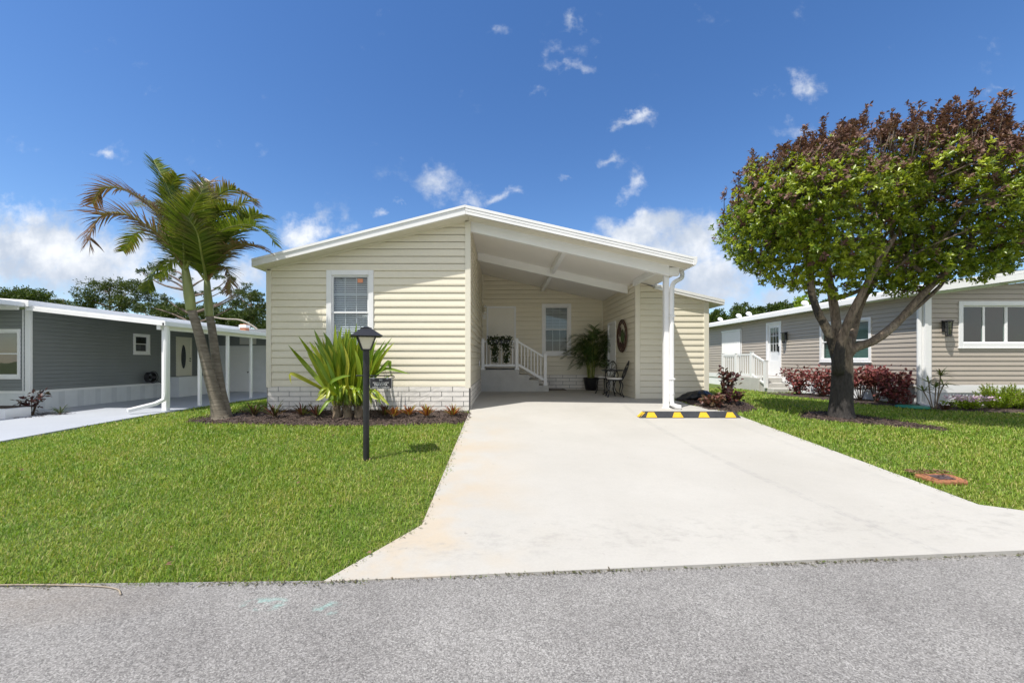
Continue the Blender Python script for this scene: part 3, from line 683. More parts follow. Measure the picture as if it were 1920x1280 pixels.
def window(fr, u0, u1, z0, z1, parent, trim=.10, lay='hung', grid=(3, 2), glass='glass', blind=True, trimmat='white_trim', label=None, sill=True, up_to=1.0, slat=.045):
    """window part > sash, pane, blind"""
    mb = MB(); t = trim
    fr.box(mb, u0, u0+t, -.05, .035, z0, z1); fr.box(mb, u1-t, u1, -.05, .035, z0, z1)
    fr.box(mb, u0+t, u1-t, -.05, .035, z1-t, z1); fr.box(mb, u0+t, u1-t, -.05, .035, z0, z0+t)
    if sill: fr.box(mb, u0-.015, u1+.015, .0, .05, z0-.03, z0-.001)
    wd = mb.build('window', M[trimmat], parent, bevel=.006)
    if label: wd['label'] = label
    a, b, c, d = u0+t, u1-t, z0+t, z1-t; f = .032
    s = MB(); panes = []
    if lay == 'hung':
        m_ = (c+d)/2
        for (lo, hi, o) in ((m_-.018, d, -.015), (c, m_+.018, -.03)):
            fr.box(s, a, a+f, o-.02, o+.012, lo, hi); fr.box(s, b-f, b, o-.02, o+.012, lo, hi)
            fr.box(s, a+f, b-f, o-.02, o+.012, lo, lo+f); fr.box(s, a+f, b-f, o-.02, o+.012, hi-f, hi)
            panes.append((a+f, b-f, lo+f, hi-f, o))
    else:
        n = lay
        for i in range(n):
            p, q = a+(b-a)*i/n, a+(b-a)*(i+1)/n; o = -.02-.008*(i % 2)
            fr.box(s, p, p+f, o-.02, o+.012, c, d); fr.box(s, q-f, q, o-.02, o+.012, c, d)
            fr.box(s, p+f, q-f, o-.02, o+.012, c, c+f); fr.box(s, p+f, q-f, o-.02, o+.012, d-f, d)
            panes.append((p+f, q-f, c+f, d-f, o))
    if grid:
        for (p, q, lo, hi, o) in panes:
            for i in range(1, grid[0]): x = p+(q-p)*i/grid[0]; fr.box(s, x-.006, x+.006, o-.013, o-.005, lo, hi)
            for j in range(1, grid[1]): y = lo+(hi-lo)*j/grid[1]; fr.box(s, p, q, o-.0135, o-.0045, y-.006, y+.006)
    s.build('sash', M[trimmat], wd)
    gm = MB()
    for (p, q, lo, hi, o) in panes: gm.face([fr(p, o, lo), fr(q, o, lo), fr(q, o, hi), fr(p, o, hi)])
    gm.build('pane', M[glass], wd)
    if blind:
        bm = MB(); z = d-.03
        while z > c+(d-c)*(1-up_to)+.02:
            fr.box(bm, a+.01, b-.01, -.10, -.095, z-slat*.5, z+slat*.42) if False else bm.hexa([fr(a+.01, -.085, z-slat*.48), fr(b-.01, -.085, z-slat*.48), fr(b-.01, -.105, z+slat*.36), fr(a+.01, -.105, z+slat*.36),
                 fr(a+.01, -.083, z-slat*.48), fr(b-.01, -.083, z-slat*.48), fr(b-.01, -.103, z+slat*.36), fr(a+.01, -.103, z+slat*.36)])
            z -= slat
        bm.build('blind', M['blind'], wd)
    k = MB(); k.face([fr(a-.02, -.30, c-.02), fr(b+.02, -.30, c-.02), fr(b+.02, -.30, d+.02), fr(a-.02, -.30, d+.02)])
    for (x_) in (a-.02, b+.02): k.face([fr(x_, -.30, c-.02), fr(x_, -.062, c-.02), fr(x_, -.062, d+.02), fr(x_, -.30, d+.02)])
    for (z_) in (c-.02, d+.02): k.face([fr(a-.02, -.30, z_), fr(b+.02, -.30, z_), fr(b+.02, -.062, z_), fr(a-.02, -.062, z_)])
    k.build('dark_room_backing', M['dark'], wd)  # near-black box stands in for the unlit room behind the panes
    return wd
def trim_box(fr, u0, u1, o0, o1, z0, z1, name, mat, parent, bevel=.004):
    mb = MB(); fr.box(mb, u0, u1, o0, o1, z0, z1); return mb.build(name, mat, parent, bevel=bevel)

# ------------------------------------------------------------------ the cream house
HS = thing('house', 'cream siding manufactured home with gabled roof and white open carport', 'house', (-.67, 8.07, 0))
YW, YF, YB, YS, XS = 8.07, 7.74, 13.03, 9.82, 3.30
XL, XM, XR, YE = -4.746, -.67, 5.05, 24.0
RX, RZT, RZB = -.724, 4.006, 3.842
def ztopL(x): return RZT+(x-RX)*.2525
def zbotL(x): return RZB+(x-RX)*.2466
def ztopR(x): return RZT-(x-RX)*.2285
def zbotR(x): return RZB-(x-RX)*.2220
C = .1465; BT = .477
# front wall with window
fF = Frame((XL, YW), (XM, YW), (0, -1)); w0, w1 = -3.557-XL, -2.605-XL
siding(fF, BT, zbotL(XL)-.004, zbotL(XM)-.004, C, [(w0+.03, w1-.03, 1.16, 2.797)], parent=HS, mat=M['cream'])
window(fF, w0, w1, 1.13, 2.827, HS, label='front window with white trim, grille and closed blinds')
mb = MB(); fF.box(mb, w1-.335, w1-.225, -.0126, -.0120, 2.58, 2.66); mb.build('window_sticker', pmat('orange_sticker', (.75, .30, .16), .5, .05, 5), HS)
blocks(fF, -.12, BT, 6, .44, HS, name='brick_skirting')
trim_box(fF, -.025, .075, -.03, .032, BT-.02, zbotL(XL)-.002, 'corner_trim', M['cream_trim'], HS)
trim_box(fF, fF.W-.085, fF.W+.028, -.03, .032, BT-.03, zbotL(XM)-.03, 'corner_trim', M['cream_trim'], HS)
# gable drip strip under the soffit
mb = MB(); mb.beam((XL, YW-.022, zbotL(XL)-.02), (XM, YW-.022, zbotL(XM)-.02), .02, .035); mb.build('soffit_channel', M['cream_trim'], HS)
# other walls of the left block
fC = Frame((XM, YW), (XM, YB), (1, 0))
siding(fC, BT, RZB-.02, RZB-.02, C, parent=HS, mat=M['cream'])
blocks(fC, -.05, BT, 5, .44, HS)
fO = Frame((XL, YW), (XL, YE), (-1, 0)); siding(fO, BT, zbotL(XL)-.004, zbotL(XL)-.004, C, parent=HS, mat=M['cream'])
blocks(fO, -.6, BT, 10, .44, HS)
mb = MB(); fC.box(mb, 3.10, 3.20, .018, .04, .86, 1.0); mb.build('outlet_cover', M['white_trim'], HS, bevel=.004)
# back wall of the carport, with door and window
fB = Frame((XM, YB), (XS, YB), (0, -1)); FZ = .065
bw0, bw1, bz0, bz1 = 1.29-XM, 2.245-XM, 1.185, 2.86
dw0, dw1, dz0, dz1 = -.52-XM, .445-XM, .725, 2.78
siding(fB, .54, zbotR(XM)-.004, zbotR(XS)-.004, C, [(bw0+.03, bw1-.03, bz0+.03, bz1-.03), (dw0+.02, dw1-.02, dz0, dz1-.02)], parent=HS, mat=M['cream'])
window(fB, bw0, bw1, bz0, bz1, HS, label='back carport window with half raised blinds', slat=.05, up_to=.52)
blocks(fB, 0, .54, 5, .44, HS)
mb = MB()
fB.box(mb, dw0, dw0+.06, -.05, .03, dz0, dz1); fB.box(mb, dw1-.06, dw1, -.05, .03, dz0, dz1); fB.box(mb, dw0+.06, dw1-.06, -.05, .03, dz1-.06, dz1)
dr = mb.build('door', M['white_trim'], HS, bevel=.004); dr['label'] = 'plain beige front door at top of the steps'
mb = MB(); fB.box(mb, dw0+.06, dw1-.06, -.045, -.012, dz0, dz1-.06)
for i in range(1, 6):
    x = dw0+.06+(dw1-dw0-.12)*i/6; fB.box(mb, x-.004, x+.004, -.0125, -.009, dz0+.1, dz1-.15)
mb.build('door_leaf', M['door'], dr)
mb = MB(); mb.tube([fB(dw1-.13, -.01, dz0+.95), fB(dw1-.13, .045, dz0+.95)], [.014, .026], 10); mb.build('handle', M['black_metal'], dr, smooth=True)
trim_box(fB, 0, .05, 0, .03, .54, zbotR(XM)-.03, 'corner_trim', M['cream_trim'], HS); trim_box(fB, fB.W-.05, fB.W, 0, .03, .54, zbotR(XS)-.03, 'corner_trim', M['cream_trim'], HS)
# wing walls
zwT = lambda x: 2.478+(5.38-x)*.2327
zwB = lambda x: zwT(x)-.115
fS = Frame((XS, YS), (XS, YB), (-1, 0)); sd0, sd1 = 11.57-YS, 12.38-YS
siding(fS, FZ, zbotR(XS)-.004, zbotR(XS)-.004, C, [(sd0+.02, sd1-.02, FZ+.02, 2.11)], parent=HS, mat=M['cream'])
mb = MB(); fS.box(mb, sd0-.02, sd0+.05, -.05, .03, FZ, 2.16); fS.box(mb, sd1-.05, sd1+.02, -.05, .03, FZ, 2.16); fS.box(mb, sd0+.05, sd1-.05, -.05, .03, 2.09, 2.16)
dr = mb.build('door', M['white_trim'], HS, bevel=.004); dr['label'] = 'white panelled side door beside the round plaque'
mb = MB(); fS.box(mb, sd0+.05, sd1-.05, -.04, -.01, FZ, 2.09)
for i in range(1, 7): x = sd0+.05+(sd1-sd0-.10)*i/7; fS.box(mb, x-.006, x+.006, -.0105, -.004, FZ+.1, 1.7)
mb.build('door_leaf', M['white'], dr)
mb = MB(); mb.tube([fS(sd1-.12, -.01, 1.0), fS(sd1-.12, .05, 1.0)], [.012, .026], 10); mb.build('handle', M['black_metal'], dr, smooth=True)
fW = Frame((XS, YS), (XR, YS), (0, -1))
siding(fW, FZ, 2.935, zwB(XR), C, parent=HS, mat=M['cream'])
mb = MB(); fW.box(mb, 0, fW.W, -.05, .012, -.15, FZ); mb.build('foundation_strip', M['dark'], HS)
fR = Frame((XR, YS), (XR, YE), (1, 0)); siding(fR, FZ, zwB(XR), zwB(XR), C, parent=HS, mat=M['cream']); 
mb = MB(); fR.box(mb, 0, fR.W, -.05, .012, -.5, FZ); mb.build('foundation_strip', M['dark'], HS)
trim_box(fW, -.03, .085, -.03, .032, FZ, zbotR(XS)-.02, 'corner_trim', M['cream_trim'], HS)
trim_box(fW, fW.W-.09, fW.W+.03, -.03, .032, FZ, zwB(XR)-.004, 'corner_trim', M['cream_trim'], HS)
# side wall above the wing roof up to the carport roof, and the rear
mb = MB(); mb.box(XL, XR, YE, YE+.05, -.6, 2.4); mb.prism([(XL, YE, 2.4), (XR, YE, 2.4), (RX, YE, RZB)], (0, .05, 0)); mb.build('rear_wall', M['cream_trim'], HS)

# roof
mb = MB(); mb.prism([(-4.875, YF+.0, ztopL(-4.875)-.05), (RX, YF, RZT-.05), (RX, YF, RZT+.005), (-4.875, YF, ztopL(-4.875)+.005)], (0, YE+.3-YF, 0))
rf = mb.build('roof', M['shingle'], HS); rf['label'] = 'grey shingle slope on the left'
mb = MB(); mb.prism([(-4.855, YF-.012, zbotL(-4.855)), (RX, YF-.012, RZB), (RX, YF-.012, RZT-.008), (-4.855, YF-.012, ztopL(-4.855)-.008)], (0, .012, 0))
mb.prism([(-4.86, YF-.03, ztopL(-4.86)-.035), (RX, YF-.03, RZT-.035), (RX, YF-.03, RZT+.012), (-4.86, YF-.03, ztopL(-4.86)+.012)], (0, .0175, 0))
mb.box(-4.87, -4.856, YF-.01, YE+.3, zbotL(-4.86), ztopL(-4.86)-.004)
mb.build('fascia', M['white'], rf)
mb = MB(); mb.prism([(-4.855, YF, zbotL(-4.855)), (XM+.0, YF, RZB-.004), (XM+.0, YF, RZB+.02), (-4.855, YF, zbotL(-4.855)+.024)], (0, YE+.3-YF, 0))
i = 0
while i < 16:   # soffit panel grooves
    x = -4.8+i*.26; mb.box(x, x+.008, YF+.01, YW-.03, zbotL(x)-.006, zbotL(x)+.004); i += 1
mb.build('soffit', M['soffit'], rf)
XE = 3.70
mb = MB(); mb.prism([(RX+.002, YF+.003, RZT-.05), (XE, YF+.003, ztopR(XE)-.05), (XE, YF+.003, ztopR(XE)-.002), (RX+.002, YF+.003, RZT-.002)], (0, YB+.4-YF, 0))
rr = mb.build('roof', M['white'], HS); rr['label'] = 'white metal carport roof slope on the right'
mb = MB()
for (f0, f1, o) in ((0, .30, .022), (.30, .36, .012), (.36, .62, .026), (.62, .68, .014), (.68, 1.0, .032)):   # ribbed aluminium edge
    zz = lambda x, f: zbotR(x)+(ztopR(x)+.01-zbotR(x))*f
    mb.prism([(RX+.004, YF-o, zz(RX, f0)), (XE+.02, YF-o, zz(XE, f0)), (XE+.02, YF-o, zz(XE, f1)), (RX+.004, YF-o, zz(RX, f1))], (0, o-.0005, 0))
mb.build('fascia', M['white'], rr)
mb = MB(); mb.prism([(XM+.002, YF, RZB-.012), (XE, YF, zbotR(XE)-.0), (XE, YF, zbotR(XE)+.018), (XM+.002, YF, RZB+.01)], (0, YB+.0-YF, 0))
mb.build('ceiling', M['ceiling'], rr)
mb = MB(); mb.prism([(XM+.01, YF+.001, zbotR(XM)-.014), (XE-.01, YF+.001, zbotR(XE)-.004), (XE-.01, YF+.001, zbotR(XE)-.0), (XM+.01, YF+.001, zbotR(XM)-.010)], (0, .30, 0)); mb.build('soffit', M['soffit'], rr)
# side gutter on the carport eave
mb = MB(); zg = zbotR(XE)
mb.prism([(XE+.003, YF-.03, zg-.01), (XE+.05, YF-.03, zg-.01), (XE+.075, YF-.03, zg+.05), (XE+.075, YF-.03, zg+.155), (XE+.003, YF-.03, zg+.155)], (0, 1.9, 0)); mb.build('gutter', M['white'], rr, bevel=.004)
# beams
def xbeam(Y, x0, x1, h, dz, name='beam', t=.10):
    mb = MB(); mb.prism([(x0, Y, zbotR(x0)-h+dz), (x1, Y, zbotR(x1)-h+dz), (x1, Y, zbotR(x1)+dz), (x0, Y, zbotR(x0)+dz)], (0, t, 0)); return mb.build(name, M['white'], rr, bevel=.006)
xbeam(8.10, XM+.02, 3.40, .205, .008); xbeam(10.40, XM+.02, XS-.02, .205, .006)
def ybeam(x, y0, y1, h=.14, w=.10):
    mb = MB(); mb.box(x-w/2, x+w/2, y0, y1, zbotR(x)-h, zbotR(x)+.01); return mb.build('rafter', M['white'], rr, bevel=.005)
ybeam(1.30, 8.20, 10.40); ybeam(1.30, 10.50, YB-.04); ybeam(3.24, 8.20, YS-.03, .13, .08)
# post with downspout
pz = g(3.4, 8.25)
mb = MB(); mb.box(3.345, 3.445, 8.22, 8.32, pz-.01, zbotR(3.4)-.0); mb.box(3.325, 3.465, 8.20, 8.34, pz, pz+.012)
mb.box(3.40, 3.60, 8.10, 8.20, zbotR(3.5)-.17, zbotR(3.5)-.01); mb.build('post', M['white'], HS, bevel=.006)
mb = MB(); xg = XE+.04; sec = .035
pts = curve_pts([(xg, 8.30, zg-.01), (xg, 8.28, zg-.10), (xg-.06, 8.24, zg-.17), (3.54, 8.20, zg-.25), (3.485, 8.18, zg-.36), (3.48, 8.18, zg-.6)], 14)+[Vector((3.48, 8.18, pz+.35)), Vector((3.48, 8.18, pz+.16)), Vector((3.49, 8.17, pz+.09)), Vector((3.56, 8.15, pz+.045)), Vector((3.64, 8.12, pz+.035))]
mb.tube(pts, .046, 8); mb.tube([(3.48, 8.18, pz+.30), (3.48, 8.18, pz+.33)], .052, 8)
for zz in (pz+.6, 1.9): mb.box(3.43, 3.53, 8.13, 8.225, zz, zz+.03)
mb.build('downspout', M['white'], HS, smooth=False)
# wing roof
YG = 9.70
mb = MB(); mb.prism([(3.71, YG, zwT(3.71)-.04), (5.38, YG, zwT(5.38)-.04), (5.38, YG, zwT(5.38)), (3.71, YG, zwT(3.71))], (0, YE+.3-YG, 0)); wr = mb.build('roof', M['white'], HS); wr['label'] = 'low white roof over the right wing'
mb = MB()
for (f0, f1, o) in ((-.02, .36, .02), (.36, .44, .010), (.44, 1.0, .028)):
    zz = lambda x, f: zwB(x)+(zwT(x)+.008-zwB(x))*f
    mb.prism([(3.71, YG-o, zz(3.71, f0)), (5.40, YG-o, zz(5.40, f0)), (5.40, YG-o, zz(5.40, f1)), (3.71, YG-o, zz(3.71, f1))], (0, o-.0005, 0))
mb.box(5.382, 5.405, YG, YE+.3, zwB(5.38)-.01, zwT(5.38)-.003); mb.build('fascia', M['white'], wr)
mb = MB(); mb.prism([(3.71, YG+.001, zwB(3.71)-.002), (5.38, YG+.001, zwB(5.38)-.002), (5.38, YG+.001, zwB(5.38)+.016), (3.71, YG+.001, zwB(3.71)+.016)], (0, YE+.3-YG, 0)); mb.build('soffit', M['soffit'], wr)
mb = MB(); mb.prism([(RX, YB+.1, RZT-.03), (XR+.2, YB+.1, zwT(XR)-.05), (XR+.2, YB+.1, zwT(XR)-.01), (RX, YB+.1, RZT+.02)], (0, YE+.2-YB, 0)); mb.build('roof', M['shingle'], HS)
# wall lamp by the door
mb = MB(); lx, lz = -.60, 2.56
mb.lathe([(.035, 0), (.05, .02), (.05, .04)], (lx+.04, YB-.14, lz-.02), 12); cap = MB(); cap.lathe([(.06, .0), (.055, .02), (.012, .075), (.006, .10)], (lx+.04, YB-.14, lz+.16), 12)
mb.tube(curve_pts([(lx+.02, YB-.02, lz-.12), (lx+.02, YB-.10, lz-.14), (lx+.04, YB-.14, lz-.02)], 8), .012, 6); mb.box(lx-.03, lx+.06, YB-.035, YB-.015, lz-.2, lz-.06)
wl = mb.build('wall_lamp', M['white'], HS, smooth=False)
mb = MB(); mb.lathe([(.045, .0), (.055, .07), (.05, .14)], (lx+.04, YB-.14, lz+.02), 12); mb.build('lamp_glass', M['frost'], wl, smooth=True); cap.build('lamp_cap', M['white'], wl)
for o in HS.children:
    pass
# ------------------------------------------------------------------ entry steps with railing
ES = thing('entry_steps', 'grey concrete entry steps with white railing up to the beige door', 'steps', (.0, 12.4, FZ))
yd0, yd1 = 12.02, 13.0
mb = MB(); xs_ = [(-.655, .512, .725), (.512, .813, .573), (.813, 1.11, .415), (1.11, 1.40, .25)]
prof = [(-.655, FZ-.02), (1.40, FZ-.02)]
for x0, x1, z in reversed(xs_): prof += [(x1, z), (x0, z)]
mb.prism([(x, yd0, z) for x, z in prof], (0, yd1-yd0, 0)); mb.build('step_block', M['concrete_step'], ES, bevel=.008)
ry = yd0+.06
def post(mb, x, z0, z1, y=ry, w_=.045): mb.box(x-w_, x+w_, y-w_, y+w_, z0, z1); mb.box(x-w_-.008, x+w_+.008, y-w_-.008, y+w_+.008, z1, z1+.018); mb.box(x-w_-.02, x+w_+.02, y-w_-.02, y+w_+.02, z0, z0+.05); return mb
for i, (x, z0, z1) in enumerate(((-.59, .726, 1.655), (.44, .726, 1.665), (1.30, .251, 1.21))):
    post(MB(), x, z0, z1).build('post', M['white'], ES, bevel=.004)
mb = MB(); mb.beam((-.545, ry, 1.585), (.395, ry, 1.585), .05, .05); mb.build('rail', M['white'], ES, bevel=.004)
mb = MB(); mb.beam((-.545, ry, .86), (.395, ry, .86), .045, .075); mb.build('rail', M['white'], ES, bevel=.004)
mb = MB(); mb.beam((.485, ry, 1.575), (1.255, ry, 1.12), .05, .05); mb.build('rail', M['white'], ES, bevel=.004)
mb = MB(); mb.beam((.485, ry, .88), (1.255, ry, .425), .045, .075); mb.build('rail', M['white'], ES, bevel=.004)
for i in range(8):
    x = -.48+i*.113; mb = MB(); mb.box(x-.014, x+.014, ry-.014, ry+.014, .885, 1.57); mb.build('baluster', M['white'], ES)
for i in range(7):
    x = .575+i*.0985; t = (x-.485)/.77; mb = MB(); mb.box(x-.014, x+.014, ry-.014, ry+.014, .88-.455*t+.02, 1.575-.455*t-.01); mb.build('baluster', M['white'], ES)
# dark gap board under the rail
mb = MB(); mb.box(-.50, .36, yd0+.03, yd0+.10, .727, .765); mb.build('bottom_board', M['dark'], ES)

# flowers hung over the railing
fl = thing('flower_box', 'trailing ivy and white flowers hung over the white porch rail', 'flowers', (-.08, ry-.08, 1.5))
mb = MB(); mb.box(-.40, .26, ry-.17, ry-.03, 1.50, 1.62); mb.build('planter', M['dark_plastic'] if 'dark_plastic' in M else M['black_plastic'], fl, bevel=.006)
P = []; 
for (cx, sx_, z0, z1, n) in ((-.08, .36, 1.50, 1.74, 900), (-.22, .17, .98, 1.55, 520), (.12, .17, .95, 1.55, 520)):
    for _ in range(n):
        z = random.uniform(z0, z1); tt = (z-z0)/(z1-z0); wdt = sx_*(1 if z0 > 1.4 else .35+.65*tt)
        P.append((cx+random.gauss(0, .45)*wdt if z0 < 1.4 else cx+random.uniform(-1, 1)*wdt, ry-.10+random.gauss(0, .055), z))
P = np.array(P); n = len(P); D = rdir(n); D[:, 2] -= .7; D[:, 1] -= .3
V, Fc = leaf_arrays(P, D, rdir(n)+np.array([0, -1, .6]), RNG.uniform(.04, .075, n), RNG.uniform(.03, .045, n)); np_mesh('foliage', V, Fc, M['dark_green_leaf'], fl)
k = RNG.choice(n, 80, False); Q = np.repeat(P[k]+np.array([0, -.06, .0]), 5, 0)+RNG.normal(0, .006, (400, 3)); D = rdir(400); D[:, 1] -= .4
V, Fc = leaf_arrays(Q, D, np.tile([[0, -1.0, .3]], (400, 1)), np.full(400, .028), np.full(400, .022)); np_mesh('blossoms', V, Fc, M['flower_white'], fl)

# door mat
dm = MB(); dm.box(1.45, 2.02, 12.55, 12.98, FZ+.006, FZ+.022)
tag(dm.build('door_mat', pmat('brown_door_mat', (.07, .05, .035), .95, .3, 30, bump=.6, bscale=120), bevel=.004), 'dark brown doormat on the slab beside the steps', 'doormat')

# potted palm
def frond(rach, Lmax, npair, wd, parent, mat, rmat, name='frond', droop=.55, vee=.5, dry=None, r0=.02, seg=3, base=.12, spread=1.0):
    """pinnate palm frond: curved rachis with paired strap leaflets"""
    pts = curve_pts(rach, 24); mb = MB(); mb.tube(pts, [r0*(1-.85*i/23) for i in range(24)], 6); fo = mb.build(name, rmat, parent, smooth=True)
    cum = [0.0]
    for a, b in zip(pts[:-1], pts[1:]): cum.append(cum[-1]+(b-a).length)
    tot = cum[-1]; V = []; Fc = []; A = []
    for i in range(npair):
        t = base+(1-base)*(i+.5)/npair
        s = t*tot; j = max(k for k in range(24) if cum[k] <= s+1e-9); j = min(j, 22); u = (s-cum[j])/max(1e-6, cum[j+1]-cum[j])
        p = pts[j].lerp(pts[j+1], u); d = (pts[j+1]-pts[j]).normalized()
        side = d.cross(Vector((0, 0, 1)))
        side = side.normalized() if side.length > .05 else Vector((1, 0, 0))
        upn = side.cross(d)
        L = Lmax*(.5+.5*min(1, t/.30))*(1 if t < .6 else 1-.62*((t-.6)/.4)**1.4)
        for sg in (-1, 1):
            l = L*random.uniform(.82, 1.12); an = random.uniform(.55, .85)-.25*t
            dr = (side*sg*math.cos(.6-an+.35)*spread+d*(math.sin(an)+.35*t)+upn*(vee+random.uniform(-.2, .2))).normalized()
            b = len(V); q = p.copy(); vel = dr.copy(); wv = wd*random.uniform(.8, 1.15)
            for k in range(seg+1):
                f = k/seg; ww = wv*(.6 if k == 0 else 1-.93*f**1.6)*.5
                nn = vel.cross(d); nn = nn.normalized() if nn.length > 1e-3 else upn
                cr = vel.cross(nn).normalized()
                V += [tuple(q-cr*ww), tuple(q+nn*ww*.35), tuple(q+cr*ww)]
                dv = 0 if dry is None else max(0, min(1, dry*(.35+.75*t)*(.35+.9*f)*1.9-.30+random.uniform(-.2, .2)))
                A += [dv]*3
                q = q+vel*(l/seg); vel = (vel+Vector((0, 0, -1))*droop*(.3+f)*(l/seg)/max(l, .01)*1.6).normalized()
            for k in range(seg):
                a = b+k*3
                for m_ in (0, 1): Fc += [(a+m_, a+m_+1, a+m_+4), (a+m_, a+m_+4, a+m_+3)]
    np_mesh('leaflets', V, Fc, mat, fo, attr=('dry', A)); return fo
pp = thing('potted_palm', 'tall leafy palm in a glossy black pot in the carport corner', 'potted plant', (2.78, 12.55, FZ))
pc = Vector((2.79, 12.55, FZ+.006))
mb = MB(); mb.lathe([(.15, 0), (.17, .01), (.225, .26), (.235, .36), (.245, .375), (.245, .40), (.22, .40), (.215, .35)], pc, 24); mb.build('pot', M['black_plastic'], pp, smooth=True)
mb = MB(); mb.lathe([(.214, 0), (.1, .02), (.01, .025)], pc+Vector((0, 0, .35)), 16); mb.build('soil', M['soil'], pp)
for i in range(9):
    a = i*2.4; b_ = pc+Vector((.09*math.cos(a), .09*math.sin(a), .36)); hgt = random.uniform(.5, 1.5) if i > 3 else random.uniform(1.5, 2.0)
    lean = Vector((math.cos(a), math.sin(a)*.6, 0))*random.uniform(.04, .22)
    top = top0 = b_+lean+Vector((0, 0, hgt*.75))
    mb = MB(); mb.tube(curve_pts([b_, b_+lean*.3+Vector((0, 0, hgt*.4)), top], 8), [.022-.001*k for k in range(8)], 7); mb.build('stem', M['rachis'], pp, smooth=True)
    for j in range(7):
        aa = a+j*.95+random.uniform(-.4, .4); dv = Vector((math.cos(aa), math.sin(aa)*.55, 0)); ln = random.uniform(.45, .72)
        if dv.y > 0: dv.y *= .3
        el = random.uniform(.2, 1.0); top = b_.lerp(top0, random.uniform(.55, 1.0))
        r = [top, top+dv*ln*.3+Vector((0, 0, ln*.5*el)), top+dv*ln*.75+Vector((0, 0, ln*.55*el)), top+dv*ln*1.1+Vector((0, 0, ln*(.25*el-.1)))]
        for q in r: q.x = min(q.x, XS-.03); q.y = min(q.y, YB-.03)
        frond(r, .30, 15, .024, pp, M['indoor_palm'], M['rachis'], droop=.5, vee=.25, r0=.007, seg=2, base=.2)
for dv, z in ((Vector((-.75, -.15, .25)), .75), (Vector((-.45, -.25, .35)), .95), (Vector((.4, -.3, .05)), .6)):
    b_ = pc+Vector((0, 0, z)); frond([b_, b_+dv*.5+Vector((0, 0, .15)), b_+dv], .24, 14, .022, pp, M['indoor_palm'], M['rachis'], droop=.5, vee=.2, r0=.007, seg=2)

# ------------------------------------------------------------------ bistro table and chairs
def chair(loc, rz, label):
    t = thing('patio_chair', label, 'chair', loc, rz, 'black patio chairs at the bistro table'); H = .44
    mb = MB(); mb.lathe([(.19, H-.02), (.20, H-.01), (.20, H+.005), (.185, H+.01)], (0, 0, 0), 24); mb.build('seat', M['black_metal'], t, smooth=False, local=True)
    mb = MB(); mb.lathe([(.18, H+.011), (.195, H+.022), (.195, H+.04), (.17, H+.052), (.02, H+.055)], (0, 0, 0), 24); mb.build('cushion', M['cushion'], t, smooth=True, local=True)
    for sx_, sy_ in ((1, 1), (1, -1), (-1, 1), (-1, -1)):     # cabriole legs
        a = Vector((sx_*.13, sy_*.13, H-.02)); k = curve_pts([a, a+Vector((sx_*.045, sy_*.035, -.12)), a+Vector((sx_*.02, sy_*.015, -.28)), Vector((sx_*.20, sy_*.19, .012))], 10)
        mb = MB(); mb.tube(k, [.017, .019, .018, .016, .014, .0125, .012, .012, .014, .017], 7); mb.build('leg', M['black_metal'], t, smooth=True, local=True)
    # ornate back at -x
    def B(y, z): return Vector((-.185-.16*max(0, z-H)/.45, y, z))
    mb = MB(); oval = [B(.19*math.sin(a)*(1+.12*math.cos(a)), H+.235-.215*math.cos(a)) for a in [2*PI*i/26 for i in range(26)]]
    mb.tube(oval, .0105, 6, closed=True)
    for s in (-1, 1):
        mb.tube(curve_pts([B(s*.02, H+.03), B(s*.10, H+.10), B(s*.12, H+.20), B(s*.05, H+.26), B(s*.02, H+.21), B(s*.055, H+.18)], 14), .007, 5)
        mb.tube(curve_pts([B(s*.01, H+.24), B(s*.09, H+.30), B(s*.13, H+.38), B(s*.06, H+.42), B(s*.03, H+.36)], 12), .007, 5)
        mb.tube(curve_pts([B(s*.14, H+.12), B(s*.165, H+.22), B(s*.13, H+.30), B(s*.10, H+.25)], 10), .0065, 5)
        mb.tube([Vector((-.17, s*.12, H-.005)), B(s*.15, H+.10)], .011, 6)
    mb.tube([B(0, H+.02), B(0, H+.45)], .008, 6); mb.tube(curve_pts([B(-.06, H+.45), B(0, H+.48), B(.06, H+.45)], 7), .012, 6)
    mb.build('backrest', M['black_metal'], t, smooth=True, local=True)
    return t
zc = FZ+.006
chair((2.88, 10.22, zc), PI-.12, 'black ornate patio chair side-on in front of the bistro table')
chair((2.88, 11.16, zc), math.radians(218), 'black ornate patio chair behind the bistro table, nearer the potted palm')
tb = thing('bistro_table', 'small round black bistro table between the two chairs', 'table', (2.96, 10.70, zc))
mb = MB(); mb.lathe([(.28, .655), (.295, .66), (.295, .68), (.28, .685)], (0, 0, 0), 30); mb.build('tabletop', M['black_metal'], tb, local=True)
for i in range(3):
    a = i*2*PI/3+.5; u_ = Vector((math.cos(a), math.sin(a), 0)); mb = MB(); mb.tube(curve_pts([u_*.16+Vector((0, 0, .65)), u_*.20+Vector((0, 0, .5)), u_*.07+Vector((0, 0, .30)), u_*.12+Vector((0, 0, .12)), u_*.27+Vector((0, 0, .012))], 14), .013, 7); mb.build('leg', M['black_metal'], tb, smooth=True, local=True)
